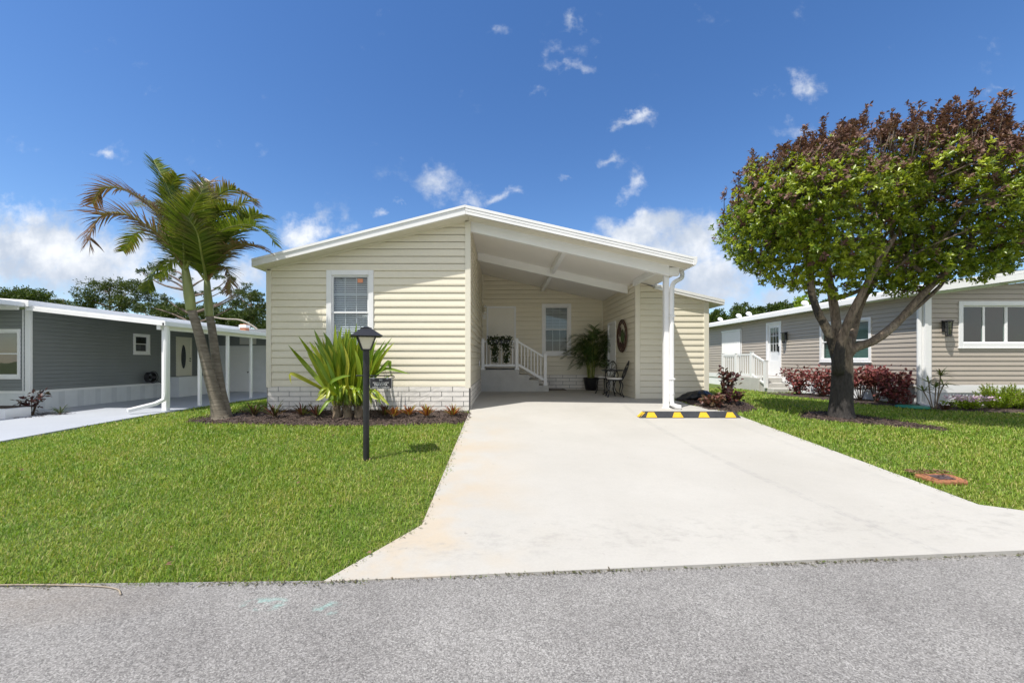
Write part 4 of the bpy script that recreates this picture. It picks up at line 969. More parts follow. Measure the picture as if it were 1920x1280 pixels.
# ------------------------------------------------------------------ round metal plaque on the wing's side wall
pl = thing('wall_plaque', 'round rust brown metal wall plaque with cut-out silhouettes', 'plaque', (XS-.03, 10.81, 1.67))
def PV(a, r, o=0): return Vector((-.03-o, r*math.cos(a), r*math.sin(a)))
mb = MB(); mb.tube([PV(2*PI*i/40, .43) for i in range(40)], .017, 6, closed=True); mb.tube([PV(2*PI*i/40, .34) for i in range(40)], .012, 6, closed=True)
for i in range(16):
    a = 2*PI*i/16; mb.tube([PV(a, .34), PV(a, .43)], .010, 5)
    c = PV(a+PI/16, .385); mb.tube([c+Vector((0, .022*math.cos(t), .022*math.sin(t))) for t in [2*PI*k/8 for k in range(8)]], .006, 5, closed=True)
mb.build('ring', pmat('brown_patina_metal', (.085, .042, .03), .6, .3, 12, metallic=.2), pl, smooth=True, local=True)
def sil(pts, o, mat, name):
    mb = MB(); mb.prism([(-.02-o, y, z) for y, z in pts], (-.012, 0, 0)); mb.build(name, mat, pl, local=True)
br = pmat('dark_brown_metal', (.075, .035, .03), .6, .3, 10)
sil([(.27, .20), (.20, .27), (.12, .24), (.08, .15), (.02, .12), (-.06, .16), (-.02, .06), (.08, .02), (.16, -.02), (.24, .02), (.29, .10)], .0, br, 'silhouette')
sil([(.28, -.05), (.22, -.20), (.12, -.16), (.02, -.22), (-.10, -.14), (-.14, -.24), (-.02, -.31), (.12, -.30), (.24, -.24), (.31, -.14)], .002, br, 'silhouette')
sil([(-.04, .14), (-.10, .18), (-.16, .08), (-.22, .06), (-.24, -.04), (-.17, -.14), (-.08, -.20), (.02, -.14), (.06, -.04), (.02, .06)], .014, pmat('green_patina_metal', (.06, .10, .03), .6, .3, 10), 'leaf_motif')
sil([(.03, -.20), (.07, -.33), (.03, -.33), (-.01, -.24), (-.06, -.32), (-.09, -.31), (-.05, -.2)], .004, br, 'silhouette')

# ------------------------------------------------------------------ wheel stop
ws_ = thing('parking_stop', 'black rubber wheel stop with yellow reflective blocks', 'wheel stop', (3.44, 7.37, zd(3.4, 7.37)))
x0, x1 = -.93, .935; mb = MB()
mb.prism([(x0, -.08, 0), (x0, .08, 0), (x0+.05, .05, .10), (x0+.05, -.05, .10)][0:0] or [(0, 0, 0), (0, 0, 0), (0, 0, 0)], (0, 0, 0)) if False else None
p = [(x0, -.085, 0), (x1, -.085, 0), (x1, .085, 0), (x0, .085, 0), (x0+.09, -.045, .105), (x1-.09, -.045, .105), (x1-.09, .045, .105), (x0+.09, .045, .105)]
mb.hexa(p); mb.build('rubber_body', M['rubber'], ws_, bevel=.008, local=True)
def onface(x, f): return Vector((x, -.085+.04*f-.0045, .105*f))
for c in (-.55, -.035, .47, .80):
    pass
for c, wd_ in ((-.706, .105), (-.225, .105), (.254, .105)) + ((.86, .0),):
    if wd_ == 0: continue
    mb = MB(); mb.prism([onface(c-wd_, .06), onface(c+wd_*.95, .06), onface(c+wd_*.5, .93), onface(c-wd_*.55, .93)], (0, .003, 0)); mb.build('yellow_block', M['yellow'], ws_, local=True)
mb = MB(); mb.prism([onface(.64, .06), onface(.84, .06), onface(.79, .93), onface(.69, .93)], (0, .003, 0)); mb.build('yellow_block', M['yellow'], ws_, local=True)
mb = MB(); mb.prism([Vector((x0-.003, -.06, .01)), Vector((x0-.003, .06, .01)), Vector((x0+.082, .04, .098)), Vector((x0+.082, -.04, .098))], (.002, 0, 0)); mb.prism([onface(x0+.01, .06), onface(x0+.115, .90), onface(x0+.085, .93)], (0, .003, 0)); mb.build('yellow_block', M['yellow'], ws_, local=True)

# ------------------------------------------------------------------ lamp post and name sign
LX, LY = -1.705, 4.985; LZ = g(LX, LY)-.03; s_ = F/LY
def lz(py): return CZ+(HY-py)/s_
lp = thing('lamp_post', 'black post lantern with pyramid roof standing in the lawn', 'lamp post', (LX, LY, LZ))
mb = MB(); mb.lathe([(.038, 0), (.038, lz(656)-LZ-.01), (.046, lz(656)-LZ-.005), (.046, lz(656)-LZ+.012)], (LX, LY, LZ), 18); mb.build('pole', M['black_metal'], lp, smooth=False)
zt, zb = lz(629.5), lz(655.5)
ang = math.radians(22)
def sq(r, z, a=ang): return [Vector((LX+r*math.cos(a+PI/4+k*PI/2), LY+r*math.sin(a+PI/4+k*PI/2), z)) for k in range(4)]
mb = MB(); A_, B_ = sq(.262, zt-.005), sq(.085, lz(616))
for k in range(4): mb.face([A_[k], A_[(k+1) % 4], B_[(k+1) % 4], B_[k]])
A2 = sq(.256, zt-.012); mb.face(A2)
for k in range(4): mb.face([A_[k], A_[(k+1) % 4], A2[(k+1) % 4], A2[k]])
mb.hexa(sq(.088, lz(615.5))+sq(.088, lz(614.6))); mb.hexa(sq(.07, lz(614.6))+sq(.03, lz(612.2)))
lr = mb.build('lantern_roof', M['black_metal'], lp)
T, Bq = sq(.150, zt-.014), sq(.068, zb)
for k in range(4):
    mb = MB(); mb.tube([T[k], Bq[k]], .0095, 5); mb.beam(T[k], T[(k+1) % 4], .014, .014); mb.beam(Bq[k], Bq[(k+1) % 4], .014, .014); mb.build('lantern_frame', M['black_metal'], lp)
    q = [T[k], T[(k+1) % 4], Bq[(k+1) % 4], Bq[k]]; c = sum(q, Vector())/4; i_ = (Vector((LX, LY, c.z))-c).normalized()*.004
    mb = MB(); mb.prism([v.lerp(c, .03)+i_ for v in q], i_); mb.build('lantern_pane', M['frost'], lp)
zbr = lz(704)
mb = MB(); mb.tube([(LX-.115, LY, zbr), (LX+.335, LY, zbr)], .008, 8); mb.lathe([(.010, -.004), (.014, .0), (.010, .012)], (LX-.115, LY, zbr-.004), 8)
mb.tube(curve_pts([(LX+.335, LY, zbr), (LX+.35, LY, zbr-.01), (LX+.345, LY, zbr-.028), (LX+.325, LY, zbr-.022)], 8), .006, 6)
mb.tube([(LX+.31, LY, zbr), (LX+.31, LY, zbr+.06)], .005, 6)
mb.build('sign_bracket', M['black_metal'], lp, smooth=True)
x0, x1, z0, z1 = LX+.045, LX+.327, lz(728.6), lz(708)
sg = thing('name_sign', 'small black name sign numbered 91 hanging from the lamp post', 'sign', ((x0+x1)/2, LY, z1))
mb = MB(); mb.box(x0, x1, LY-.006, LY+.006, z0, z1); mb.build('board', M['black_metal'], sg, bevel=.002)
wtx = pmat('white_sign_lettering', (.78, .78, .76), .5, .02, 5)
mb = MB(); e = .003
for a, b, c, d in ((x0+e, x1-e, z1-e-.0025, z1-e), (x0+e, x1-e, z0+e, z0+e+.0025), (x0+e, x0+e+.0025, z0+e+.0025, z1-e-.0025), (x1-e-.0025, x1-e, z0+e+.0025, z1-e-.0025)): mb.box(a, b, LY-.0072, LY-.0062, c, d)
mb.build('border_line', wtx, sg)
for xx in (x0+.05, x1-.06):
    mb = MB(); mb.box(xx-.012, xx+.012, LY-.009, LY+.009, z1-.014, z1+.006); mb.tube([(xx, LY, z1), (xx, LY, zbr)], .004, 6); mb.build('clip', pmat('dull_steel', (.35, .36, .38), .4, .1, 8, metallic=.6), sg)
def text(body, size, cx, cz, width, parent, y=None, mat=None, rot=None, depth=.0008):
    cu = bpy.data.curves.new('lettering', 'FONT'); cu.body = body; cu.size = size; cu.align_x = 'CENTER'; cu.align_y = 'CENTER'; cu.extrude = depth; cu.resolution_u = 2
    o = bpy.data.objects.new('lettering', cu); COL.objects.link(o)
    dg = bpy.context.evaluated_depsgraph_get(); me = bpy.data.meshes.new_from_object(o.evaluated_get(dg)); bpy.data.objects.remove(o)
    xs2 = [v.co.x for v in me.vertices]; wd0 = max(xs2)-min(xs2); k = width/wd0
    me.transform(Matrix.Translation((cx, y, cz)) @ (rot or Matrix.Rotation(PI/2, 4, 'X')) @ Matrix.Diagonal((k, 1, 1, 1)))
    return link('lettering', me, mat, parent)
cxm = (x0+x1)/2
text('91', .034, cxm, z1-.030, .036, sg, LY-.0072, wtx)
text('REGINA & ANTHONY', .019, cxm, z1-.062, .20, sg, LY-.0072, wtx)
text('D\u0131RESTA'.replace('\u0131', 'I'), .036, cxm, z1-.088, .16, sg, LY-.0072, wtx)
text('CENTER MORICHES, NY', .018, cxm, z1-.119, .215, sg, LY-.0072, wtx)

# ------------------------------------------------------------------ utility cover, bag, cord
uc = thing('utility_cover', 'rusty iron utility cover set flush in the right lawn', 'utility cover', (4.72, 4.28, g(4.7, 4.28)))
zu = g(4.7, 4.28)
out = [(4.53, 4.19), (4.57, 4.15), (4.85, 4.15), (4.90, 4.19), (4.93, 4.37), (4.90, 4.41), (4.57, 4.41), (4.53, 4.38)]
mb = MB(); mb.prism([(x, y, g(x, y)-.03) for x, y in out], (0, 0, .045)); mb.build('lid', M['rust'], uc, bevel=.012)
mb = MB(); mb.prism([(x, y, g(x, y)+.0165) for x, y in ((4.62, 4.21), (4.80, 4.21), (4.83, 4.34), (4.63, 4.34))], (0, 0, .003)); mb.build('inner_plate', M['rust_dark'], uc)
n = 260; x = RNG.uniform(4.48, 4.96, n); y = np.where(RNG.uniform(0, 1, n) < .75, RNG.uniform(4.38, 4.47, n), RNG.uniform(4.14, 4.42, n)); P = np.stack([x, y, G(x, y)+.025], 1); D = rdir(n); D[:, 2] = .15
V, Fc = leaf_arrays(P, D, np.tile([[0, 0, 1.]], (n, 1))+rdir(n)*.4, RNG.uniform(.02, .05, n), RNG.uniform(.008, .02, n)); tag(np_mesh('dry_clippings', V, Fc, M['dead_leaf']), 'dry brown clippings around the rusty utility cover', 'clippings', kind='stuff')
# ribbed black bag/drain sleeve at the foot of the wing wall
bgx = thing('plastic_bag', 'crumpled black plastic bag lying against the wing wall', 'bag', (4.55, 9.45, g(4.55, 9.45)))
V = []; Fc = []; nu, nv = 40, 20
for i in range(nu+1):
    u = i/nu
    for j in range(nv):
        t = 2*PI*j/nv; env = math.sin(PI*min(1, max(0, u*.97+.015)))**.7*(.55+.6*u)
        rip = 1+.09*math.sin(u*34+2.2*math.sin(t*2))+.07*math.sin(t*5+u*9)+.04*math.sin(t*11+u*23)
        V.append((4.12+.95*u+.04*math.sin(t*3+u*6), 9.42+.22*env*rip*math.cos(t), g(4.5, 9.4)+max(-.02, .12*env+.15*env*rip*math.sin(t))))
for i in range(nu):
    for j in range(nv): Fc.append((i*nv+j, i*nv+(j+1) % nv, (i+1)*nv+(j+1) % nv, (i+1)*nv+j))
np_mesh('bag_skin', V, Fc, M['black_plastic'], bgx, smooth=True)
mb = MB(); mb.tube(curve_pts([(5.0, 9.40, g(5, 9.4)+.06), (5.08, 9.36, g(5, 9.4)+.07), (5.14, 9.38, g(5, 9.4)+.03)], 8), [.03, .022, .03, .035, .04, .035, .03, .02], 7); mb.build('bag_neck', M['black_plastic'], bgx, smooth=True)
mb = MB(); cz_ = -.383
mb.tube(curve_pts([(-3.6, 2.44, cz_), (-3.0, 2.455, cz_+.004), (-2.55, 2.45, cz_), (-2.35, 2.42, cz_), (-2.26, 2.36, cz_)], 24), .0045, 5)
tag(mb.build('cord', pmat('tan_cord', (.30, .25, .19), .8, .1, 10), smooth=True), 'thin tan cord lying along the road edge', 'cord')
# ------------------------------------------------------------------ palm tree left of the house
PY = 7.25
pt = thing('palm_tree', 'twin trunked palm with wind torn browning fronds on the left lawn', 'palm', (-5.15, PY, g(-5.15, PY)))
def c2(x, y): return (100+x/2.3696, 260+y/2.3696)      # photo pixels from the enlarged crop
def CP(x, y, dy=0.0): q = c2(x, y); return W(q[0], q[1], PY+dy)
def trunk(pts, rad, name, mat, n=40):
    mb = MB(); P = curve_pts(pts, n); R = np.interp(np.linspace(0, 1, n), np.linspace(0, 1, len(rad)), rad)
    mb.tube(P, list(R), 14); return mb.build(name, mat, pt, smooth=True)
trunk([CP(748, 1262), CP(738, 1225), CP(718, 1140), CP(690, 1040), CP(668, 950), CP(645, 860), CP(622, 785), CP(612, 755)], [.18, .14, .102, .093, .084, .078, .074, .071, .069], 'trunk', M['palm_trunk'])
trunk([CP(765, 1250, .1), CP(757, 1190, .15), CP(742, 1110, .2), CP(728, 1020, .25), CP(716, 930, .28), CP(704, 840, .3), CP(694, 785, .3)], [.125, .102, .086, .08, .075, .07, .067, .064], 'trunk', M['palm_trunk'])
trunk([CP(613, 765), CP(604, 700), CP(595, 640), CP(588, 590), CP(585, 560)], [.078, .086, .074, .06, .045], 'crownshaft', M['crownshaft'])
trunk([CP(694, 790, .3), CP(690, 740, .3), CP(686, 690, .3), CP(683, 640, .3), CP(682, 615, .3)], [.07, .076, .064, .052, .04], 'crownshaft', M['crownshaft'])
def pf(ctrl, L=.5, dry=0.0, n=58, vee=.15, droop=.85, rm='rachis', **k):
    frond([CP(*q) for q in ctrl], L*1.0, int(n*1.35), .036, pt, M['palm_leaf'], M[rm], dry=dry, vee=vee, droop=droop, r0=.026, **k)
# first crown
pf([(586, 585), (578, 470), (545, 320), (500, 200), (445, 95, .1)], .46, .12, vee=.25, droop=.25)
pf([(584, 580), (530, 430, -.1), (430, 300, -.2), (310, 225, -.3), (215, 225, -.4), (175, 290, -.4)], .52, 1.25, n=58)
pf([(582, 578), (520, 480, -.2), (420, 390, -.5), (310, 335, -.7), (215, 345, -.8), (165, 420, -.9), (165, 480, -.9)], .52, 1.4, n=58, rm='rachis_dry')
pf([(588, 590), (580, 470, -.35), (592, 370, -.6), (622, 300, -.8), (650, 250, -.95)], .44, .25, vee=.3, droop=.35)
pf([(590, 580), (640, 400, .1), (705, 280, .2), (790, 225, .2), (870, 260, .2), (905, 300, .2)], .44, .6)
pf([(588, 575), (605, 420, .5), (640, 280, .9), (690, 200, 1.2), (720, 190, 1.4)], .48, .75, vee=.3)
pf([(582, 585), (540, 545, -.1), (480, 555, -.2), (440, 610, -.3), (420, 670, -.3)], .36, .15, n=32)
pf([(585, 580), (560, 430, .6), (500, 330, 1.1), (430, 280, 1.5), (360, 300, 1.8)], .46, .55)
pf([(586, 590), (560, 470, .3), (530, 350, .5), (545, 240, .6)], .48, .4, vee=.3, droop=.35)
pf([(586, 585, .1), (545, 430, .2), (515, 300, .2), (520, 220, .1), (550, 165, .0)], .44, .3, vee=.3)
pf([(590, 580, -.1), (640, 440, -.2), (668, 330, -.3), (660, 240, -.3), (620, 200, -.3)], .44, .45, vee=.3)
pf([(584, 582), (530, 490, .3), (450, 420, .5), (370, 420, .7), (310, 500, .8)], .44, .4)
# second crown
pf([(684, 632, .3), (745, 500, .2), (820, 400, .1), (890, 340, .0), (950, 350, .0)], .46, .25, vee=.25)
pf([(683, 632, .3), (665, 490, .1), (705, 370, .0), (770, 310, -.1), (830, 320, -.1)], .46, .3, vee=.25)
pf([(684, 635, .3), (650, 530, .0), (690, 450, -.2), (780, 395, -.4), (880, 385, -.5), (960, 430, -.5), (985, 470, -.5)], .46, .2, n=50, vee=.3)
pf([(684, 640, .3), (700, 570, .2), (760, 510, .1), (830, 475, .0), (900, 475, -.1), (960, 505, -.1)], .36, 1.1, n=42, rm='rachis_dry')
pf([(684, 635, .3), (720, 580, .2), (762, 575, .1), (785, 620, .1), (780, 690, .1)], .32, .9, n=30, rm='rachis_dry')
pf([(682, 630, .3), (670, 470, .5), (690, 330, .7), (670, 210, .8), (640, 165, .8)], .46, .55, vee=.3)
pf([(684, 630, .3), (720, 470, .5), (780, 340, .7), (850, 280, .8), (900, 275, .9)], .44, .5)
pf([(680, 635, .3), (620, 560, .3), (560, 530, .4), (510, 560, .4), (470, 620, .4)], .38, .25, n=34)
pf([(684, 632, .3), (690, 500, 1.0), (760, 420, 1.5), (850, 400, 1.9)], .44, .5)
pf([(682, 632, .3), (660, 520, -.2), (640, 420, -.5), (600, 350, -.7)], .44, .35, vee=.2)
for sx_, dx in ((0, (520, 640)), (1, (700, 700))):     # hanging flower stalks below the crownshafts
    pass

# ------------------------------------------------------------------ the large two-toned tree on the right
TY = 7.38; TB = Vector((6.27, TY, g(6.27, TY)-.05))
tr = thing('shade_tree', 'large round tree, green below with dry brown leaves on top', 'tree', TB)
def T(px, py, dy=0.0): return W(px, py, TY+dy)
def limb(mb, pts, r0, r1, n=14, k=10):
    P = curve_pts(pts, n); R = [r0+(r1-r0)*i/(n-1)+random.uniform(-.004, .004) for i in range(n)]; mb.tube(P, R, k); return P
mb = MB(); N_ = 22
P = curve_pts([T(1577, 792), T(1577, 760), T(1579, 720), T(1579, 680), T(1578, 650), T(1578, 632)], N_)
mb.tube(P, list(np.interp(np.linspace(0, 1, N_), [0, .06, .2, .45, .75, 1], [.29, .21, .178, .160, .152, .138])), 18)
limb(mb, [T(1574, 690), T(1560, 640, -.05), T(1548, 612, -.1), T(1533, 585, -.15), T(1520, 540, -.2), T(1520, 500, -.25), T(1500, 440, -.4)], .088, .036)
limb(mb, [T(1580, 690), T(1571, 630, .05), T(1563, 570, .12), T(1552, 510, .2), T(1550, 460, .3), T(1580, 400, .5)], .092, .034)
limb(mb, [T(1572, 700, -.06), T(1574, 660, -.2), T(1584, 620, -.28), T(1606, 570, -.35), T(1640, 505, -.5), T(1680, 440, -.7)], .098, .034)
limb(mb, [T(1588, 660, .08), T(1600, 620, .3), T(1614, 570, .55), T(1640, 520, .8), T(1660, 450, 1.1)], .085, .035)
limb(mb, [T(1583, 672, -.04), T(1602, 652, -.1), T(1640, 638, -.15), T(1682, 605, -.2), T(1722, 560, -.25), T(1770, 512, -.3), T(1830, 450, -.5)], .09, .038)
limb(mb, [T(1690, 598, -.2), T(1730, 566, .1), T(1775, 520, .4), T(1800, 450, .8)], .045, .022, 10, 8)
limb(mb, [T(1563, 560, .12), T(1590, 553, .3), T(1625, 536, .6), T(1660, 500, .9)], .05, .025, 10, 8)
limb(mb, [T(1521, 530, -.2), T(1548, 533, .0), T(1570, 545, .1)], .03, .025, 8, 6)
for _ in range(26):       # inner branches reaching into the crown
    a = T(random.uniform(1500, 1830), random.uniform(440, 530), random.uniform(-.5, .8)); d = Vector((random.uniform(-1.1, 1.1), random.uniform(-1.4, 1.4), random.uniform(.5, 1.6)))
    limb(mb, [a, a+d*.4+Vector((0, 0, .1)), a+d], .03, .008, 7, 6)
tw = mb
# crown: lobes of twig-tip rosettes over a sheared, flat-bottomed dome
CC = np.array([6.88, 7.45, 3.66]); A = np.array([2.62, 1.75, 1.24])
def topz(x, y): return CC[2]+.02*(x-CC[0])+(A[2]+.26)*np.sqrt(np.clip(1-np.abs((x-CC[0])/(A[0]+.35))**2.6-((y-CC[1])/(A[1]+.35))**2, .02, 1))
def rosette_leaves(P, Ax, k, L, spread=.9):
    """k leaves radiating round each twig tip"""
    n = len(P); Ax = nrm(Ax); ref = nrm(np.cross(Ax, rdir(n))); oth = np.cross(Ax, ref)
    t = (np.arange(k)[None, :]*2.39996+RNG.uniform(0, 6.28, (n, 1))+RNG.normal(0, .25, (n, k)))
    e = RNG.uniform(.15, 1.0, (n, k)); R_ = ref[:, None, :]*np.cos(t)[..., None]+oth[:, None, :]*np.sin(t)[..., None]
    D = R_*spread*np.cos(e*.9)[..., None]+Ax[:, None, :]*np.sin(e*.9)[..., None]
    Q = P[:, None, :]+Ax[:, None, :]*RNG.uniform(-.05, .03, (n, k))[..., None]
    Nn = Ax[:, None, :]*.8+np.array([-.25, -.22, .6])-D*.2+RNG.normal(0, .3, (n, k, 3))
    ll = (L*RNG.uniform(.7, 1.2, (n, k))); f = lambda a: a.reshape(-1, a.shape[-1])
    return leaf_arrays(f(Q), f(D), f(Nn), ll.ravel(), ll.ravel()*RNG.uniform(.42, .55, n*k), .22)
GA, BA, TN = [], [], []
NL = 84
for i in range(NL):
    zf = 1-2*(i+.5)/NL; a = i*2.39996; rr = math.sqrt(1-zf*zf); d = np.array([rr*math.cos(a), rr*math.sin(a), zf])+RNG.normal(0, .07, 3); d /= np.linalg.norm(d); d = np.sign(d)*np.abs(d)**np.array([.86, 1, .92])
    fr0 = .80 if i % 7 else .45
    c = CC+d*A*fr0*RNG.uniform(.92, 1.06); c[2] = max(c[2], CC[2]-1.42-.07*(c[0]-CC[0])+.22*math.sin(c[0]*2.1)+.12*math.sin(c[1]*3)); c[2] += .02*(c[0]-CC[0])
    if d[2] < -.45 and abs(c[0]-6.3) < .8 and RNG.uniform() < .6: continue
    lr = RNG.uniform(.46, .72); n = int(400*lr*lr*RNG.uniform(.75, 1.15))
    q = rdir(n); q += d*.45; q = nrm(q); rad = RNG.uniform(.35, 1, n)**.5
    p = c+q*(lr*rad)[:, None]*np.array([1.05, 1.05, .85]); ax = q*.6+d*.3+np.array([.06, 0, .65])+RNG.normal(0, .25, (n, 3))
    band = .60+.10*(p[:, 0]-CC[0])+RNG.normal(0, .30, n)+.22*math.sin(i*1.7)
    br = (topz(p[:, 0], p[:, 1])-p[:, 2] < band) | (RNG.uniform(0, 1, n) < .07)
    if (~br).any():
        g1 = rosette_leaves(p[~br], ax[~br], 10, .076); GA.append(g1); m = int((~br).sum())
        TN.append(np.repeat(np.clip(RNG.uniform(-.25, .85, m)+.25*math.sin(i*2.3), 0, 1), 40))
    if br.any(): BA.append(rosette_leaves(p[br], ax[br]*.6-np.array([0, 0, .1]), 11, .070, 1.0))
    for _ in range(3):
        k = RNG.integers(0, n); tw.tube([tuple(c-d*.35), tuple((c+p[k])/2+np.array([0, 0, .03])), tuple(p[k])], [.018, .011, .005], 4)
for _ in range(300):      # wind-burnt shoots standing above the crown, leaning right
    x = CC[0]+RNG.uniform(-1.05, 1.12)*A[0]; y = CC[1]+RNG.uniform(-.95, 1.0)*A[1]; e = 1-((x-CC[0])/(A[0]+.35))**2-((y-CC[1])/(A[1]+.35))**2
    if e <= .26: continue
    z = float(topz(x, y))-.22; ln = max(.16, RNG.uniform(.18, .55)*(1+.05*(x-CC[0])))
    dv = np.array([.30+.20*RNG.normal(), .2*RNG.normal(), 1.0]); dv /= np.linalg.norm(dv); m = int(4+ln*20)
    t = (np.arange(m)+.5)/m; q = np.array([x, y, z])+dv*(t*ln)[:, None]+RNG.normal(0, .022, (m, 3))
    BA.append(rosette_leaves(q, np.tile(dv, (m, 1))+RNG.normal(0, .5, (m, 3)), 8, .066, 1.0))
    tw.tube([tuple(np.array([x, y, z-.35])), tuple(np.array([x, y, z])+dv*ln*.97)], [.010, .004], 4)
tw.build('trunk', M['tree_bark'], tr, smooth=True)
V, Fc = join(GA); np_mesh('crown', V, Fc, M['leaf_green'], tr, attr=('tone', np.concatenate(TN)))
V, Fc = join(BA); np_mesh('dry_leaves', V, Fc, M['leaf_brown'], tr)

# ------------------------------------------------------------------ big strap-leaved plant in front of the window
SY = 7.35
sp = thing('strap_leaf_plant', 'huge clump of green strap leaves in front of the window', 'plant', (-2.85, SY, g(-2.85, SY)))
def S_(x, y, dy=0.0): return W(480+x/4, 560+y/4, SY+dy)      # crop pixels
leaves = []
def sl_(ctrl, w_=.10, keel=.22): leaves.append(strap(curve_pts([S_(*q) for q in ctrl], 12), w_, keel, up=(0, -.9, .45)))
for c in ([(600, 760), (480, 620), (350, 470), (240, 345, -.3)], [(590, 770), (500, 680), (390, 620, -.2), (290, 570, -.35), (255, 570, -.38), (265, 640, -.4)],
          [(600, 740), (520, 560), (420, 420), (315, 275, -.2)], [(620, 740), (530, 520, -.1), (440, 380, -.1), (400, 320, -.1)], [(600, 780, -.1), (550, 640, -.25), (500, 520, -.3), (420, 400, -.35)],
          [(640, 720), (560, 500), (480, 330), (435, 230)], [(650, 720), (600, 480), (550, 330), (505, 250)], [(660, 720), (640, 500), (600, 330), (595, 190)], [(660, 740), (640, 520), (625, 330), (645, 200)],
          [(700, 740), (690, 540, -.1), (660, 400, -.2), (640, 300, -.25)], [(720, 740), (705, 500), (690, 330), (700, 215)], [(730, 740), (740, 500), (745, 320), (755, 180)], [(740, 740), (700, 560, -.2), (650, 400, -.3), (640, 330, -.3)],
          [(760, 740), (770, 560), (790, 380), (800, 290)], [(780, 730), (850, 560), (930, 420), (1020, 290)], [(790, 730), (880, 560), (960, 420), (1040, 325)], [(800, 740), (860, 540), (900, 420), (935, 360)],
          [(780, 720), (830, 540), (870, 400), (885, 280)], [(800, 700), (900, 580), (990, 480), (1005, 490), (1005, 560)], [(790, 720), (860, 600), (960, 530), (1060, 540), (1155, 565)],
          [(830, 740), (880, 690, -.2), (950, 750, -.3), (1000, 800, -.35)], [(640, 760, -.2), (560, 760, -.35), (510, 810, -.45), (470, 870, -.5)], [(640, 740, -.3), (560, 640, -.5), (640, 590, -.6), (710, 575, -.65)],
          [(650, 740, -.2), (600, 640, -.4), (570, 560, -.45), (520, 440, -.45)], [(700, 720, -.2), (680, 600, -.3), (690, 480, -.35), (660, 350, -.35)], [(760, 720, -.2), (780, 600, -.35), (770, 480, -.4), (740, 380, -.4)],
          [(640, 760, -.2), (540, 600, -.3), (480, 480, -.35), (430, 400, -.4)], [(620, 780, -.2), (580, 700, -.35), (560, 640, -.4), (600, 600, -.45)]):
    sl_(c, random.uniform(.065, .092))
for _ in range(150):
    bx = random.uniform(590, 800); tx = bx+random.gauss((bx-700)*1.1, 60); ty = random.uniform(200, 460)+abs(tx-690)*.35
    bow = random.uniform(-50, 50); dy = random.uniform(-.35, .5)
    sl_([(bx, 792, random.uniform(-.15, .2)), ((bx*.6+tx*.4)+bow*.5, 760-(760-ty)*.4, dy*.4), ((bx*.25+tx*.75)+bow*.4, 760-(760-ty)*.78, dy*.8), (tx, ty, dy)], random.uniform(.045, .075))
for _ in range(46):      # short arching basal leaves round the stems
    bx = random.uniform(575, 800); sg = (bx-690)/110+random.uniform(-.5, .5); dy = random.uniform(-.45, -.1)
    sl_([(bx, 800, -.06), (bx+sg*45, 720-random.uniform(0, 60), dy*.5), (bx+sg*95, 690+random.uniform(-40, 60), dy*.9), (bx+sg*130, 760+random.uniform(-60, 70), dy)], random.uniform(.045, .075))
V, Fc = join(leaves); np_mesh('leaves', V, Fc, M['strap_leaf'], sp)
for (x, w_) in ((606, .07), (686, .078), (768, .07)):
    mb = MB(); pts = [S_(x, 905, -.05), S_(x+3, 860, -.03), S_(x-2, 810), S_(x, 750)]; mb.tube(curve_pts(pts, 12), [w_*1.25, w_*1.15, w_*1.05, w_*1.08, w_, w_*1.04, w_*.96, w_, w_*.92, w_*.95, w_*.85, w_*.8], 12)
    mb.build('stem', M['stem'], sp, smooth=True)
dl = []
for _ in range(40):   # dry sheaths hanging around the stems
    x = random.uniform(570, 810); a = S_(x, random.uniform(740, 800), random.uniform(-.16, .0)); ln = random.uniform(.10, .22)
    dl.append(strap([a, a+Vector((random.uniform(-.04, .04), -.04, -ln*.4)), a+Vector((random.uniform(-.07, .07), -.05, -ln))], random.uniform(.012, .026)))
V, Fc = join(dl); np_mesh('dry_sheaths', V, Fc, leafmat('dry_sheath', [(.20, .16, .115), (.11, .08, .055), (.28, .24, .19)], .8, .1), sp)

# ------------------------------------------------------------------ small bromeliads along the wall
def rosette(name, loc, label, cat, n, L, wd, mat, group=None, el=(.5, 1.35), seed=0, arch=.35):
    random.seed(seed+int(abs(loc[0])*100)); t = thing(name, label, cat, loc, 0, group); arr = []
    for i in range(n):
        a = i*2.39996+random.uniform(-.2, .2); e = random.uniform(*el); l = L*random.uniform(.7, 1.15)
        d = Vector((math.cos(a)*math.cos(e), math.sin(a)*math.cos(e), math.sin(e))); h = Vector((math.cos(a), math.sin(a), 0))
        b = Vector((math.cos(a)*.015, math.sin(a)*.015, .01))
        arr.append(strap([b, b+d*l*.35, b+d*l*.7+h*l*arch*.12-Vector((0, 0, l*arch*.05)), b+d*l+h*l*arch*.3-Vector((0, 0, l*arch*.3))], wd*random.uniform(.8, 1.2), .3))
    V, Fc = join(arr); np_mesh('leaves', V, Fc, mat, t, local=True)
    mb = MB(); mb.tube([(0, 0, -.03), (0, 0, .05)], [.02, .03], 8); mb.build('stem', M['stem'], t, local=True); return t
lb_dark = leafmat('dark_bromeliad_leaf', [(.03, .05, .015), (.07, .10, .02), (.10, .035, .03), (.05, .03, .02)], .4, .2)
lb_warm = leafmat('yellow_red_bromeliad_leaf', [(.28, .24, .03), (.20, .20, .03), (.30, .07, .02), (.36, .14, .03), (.16, .03, .03), (.20, .23, .04)], .4, .25)
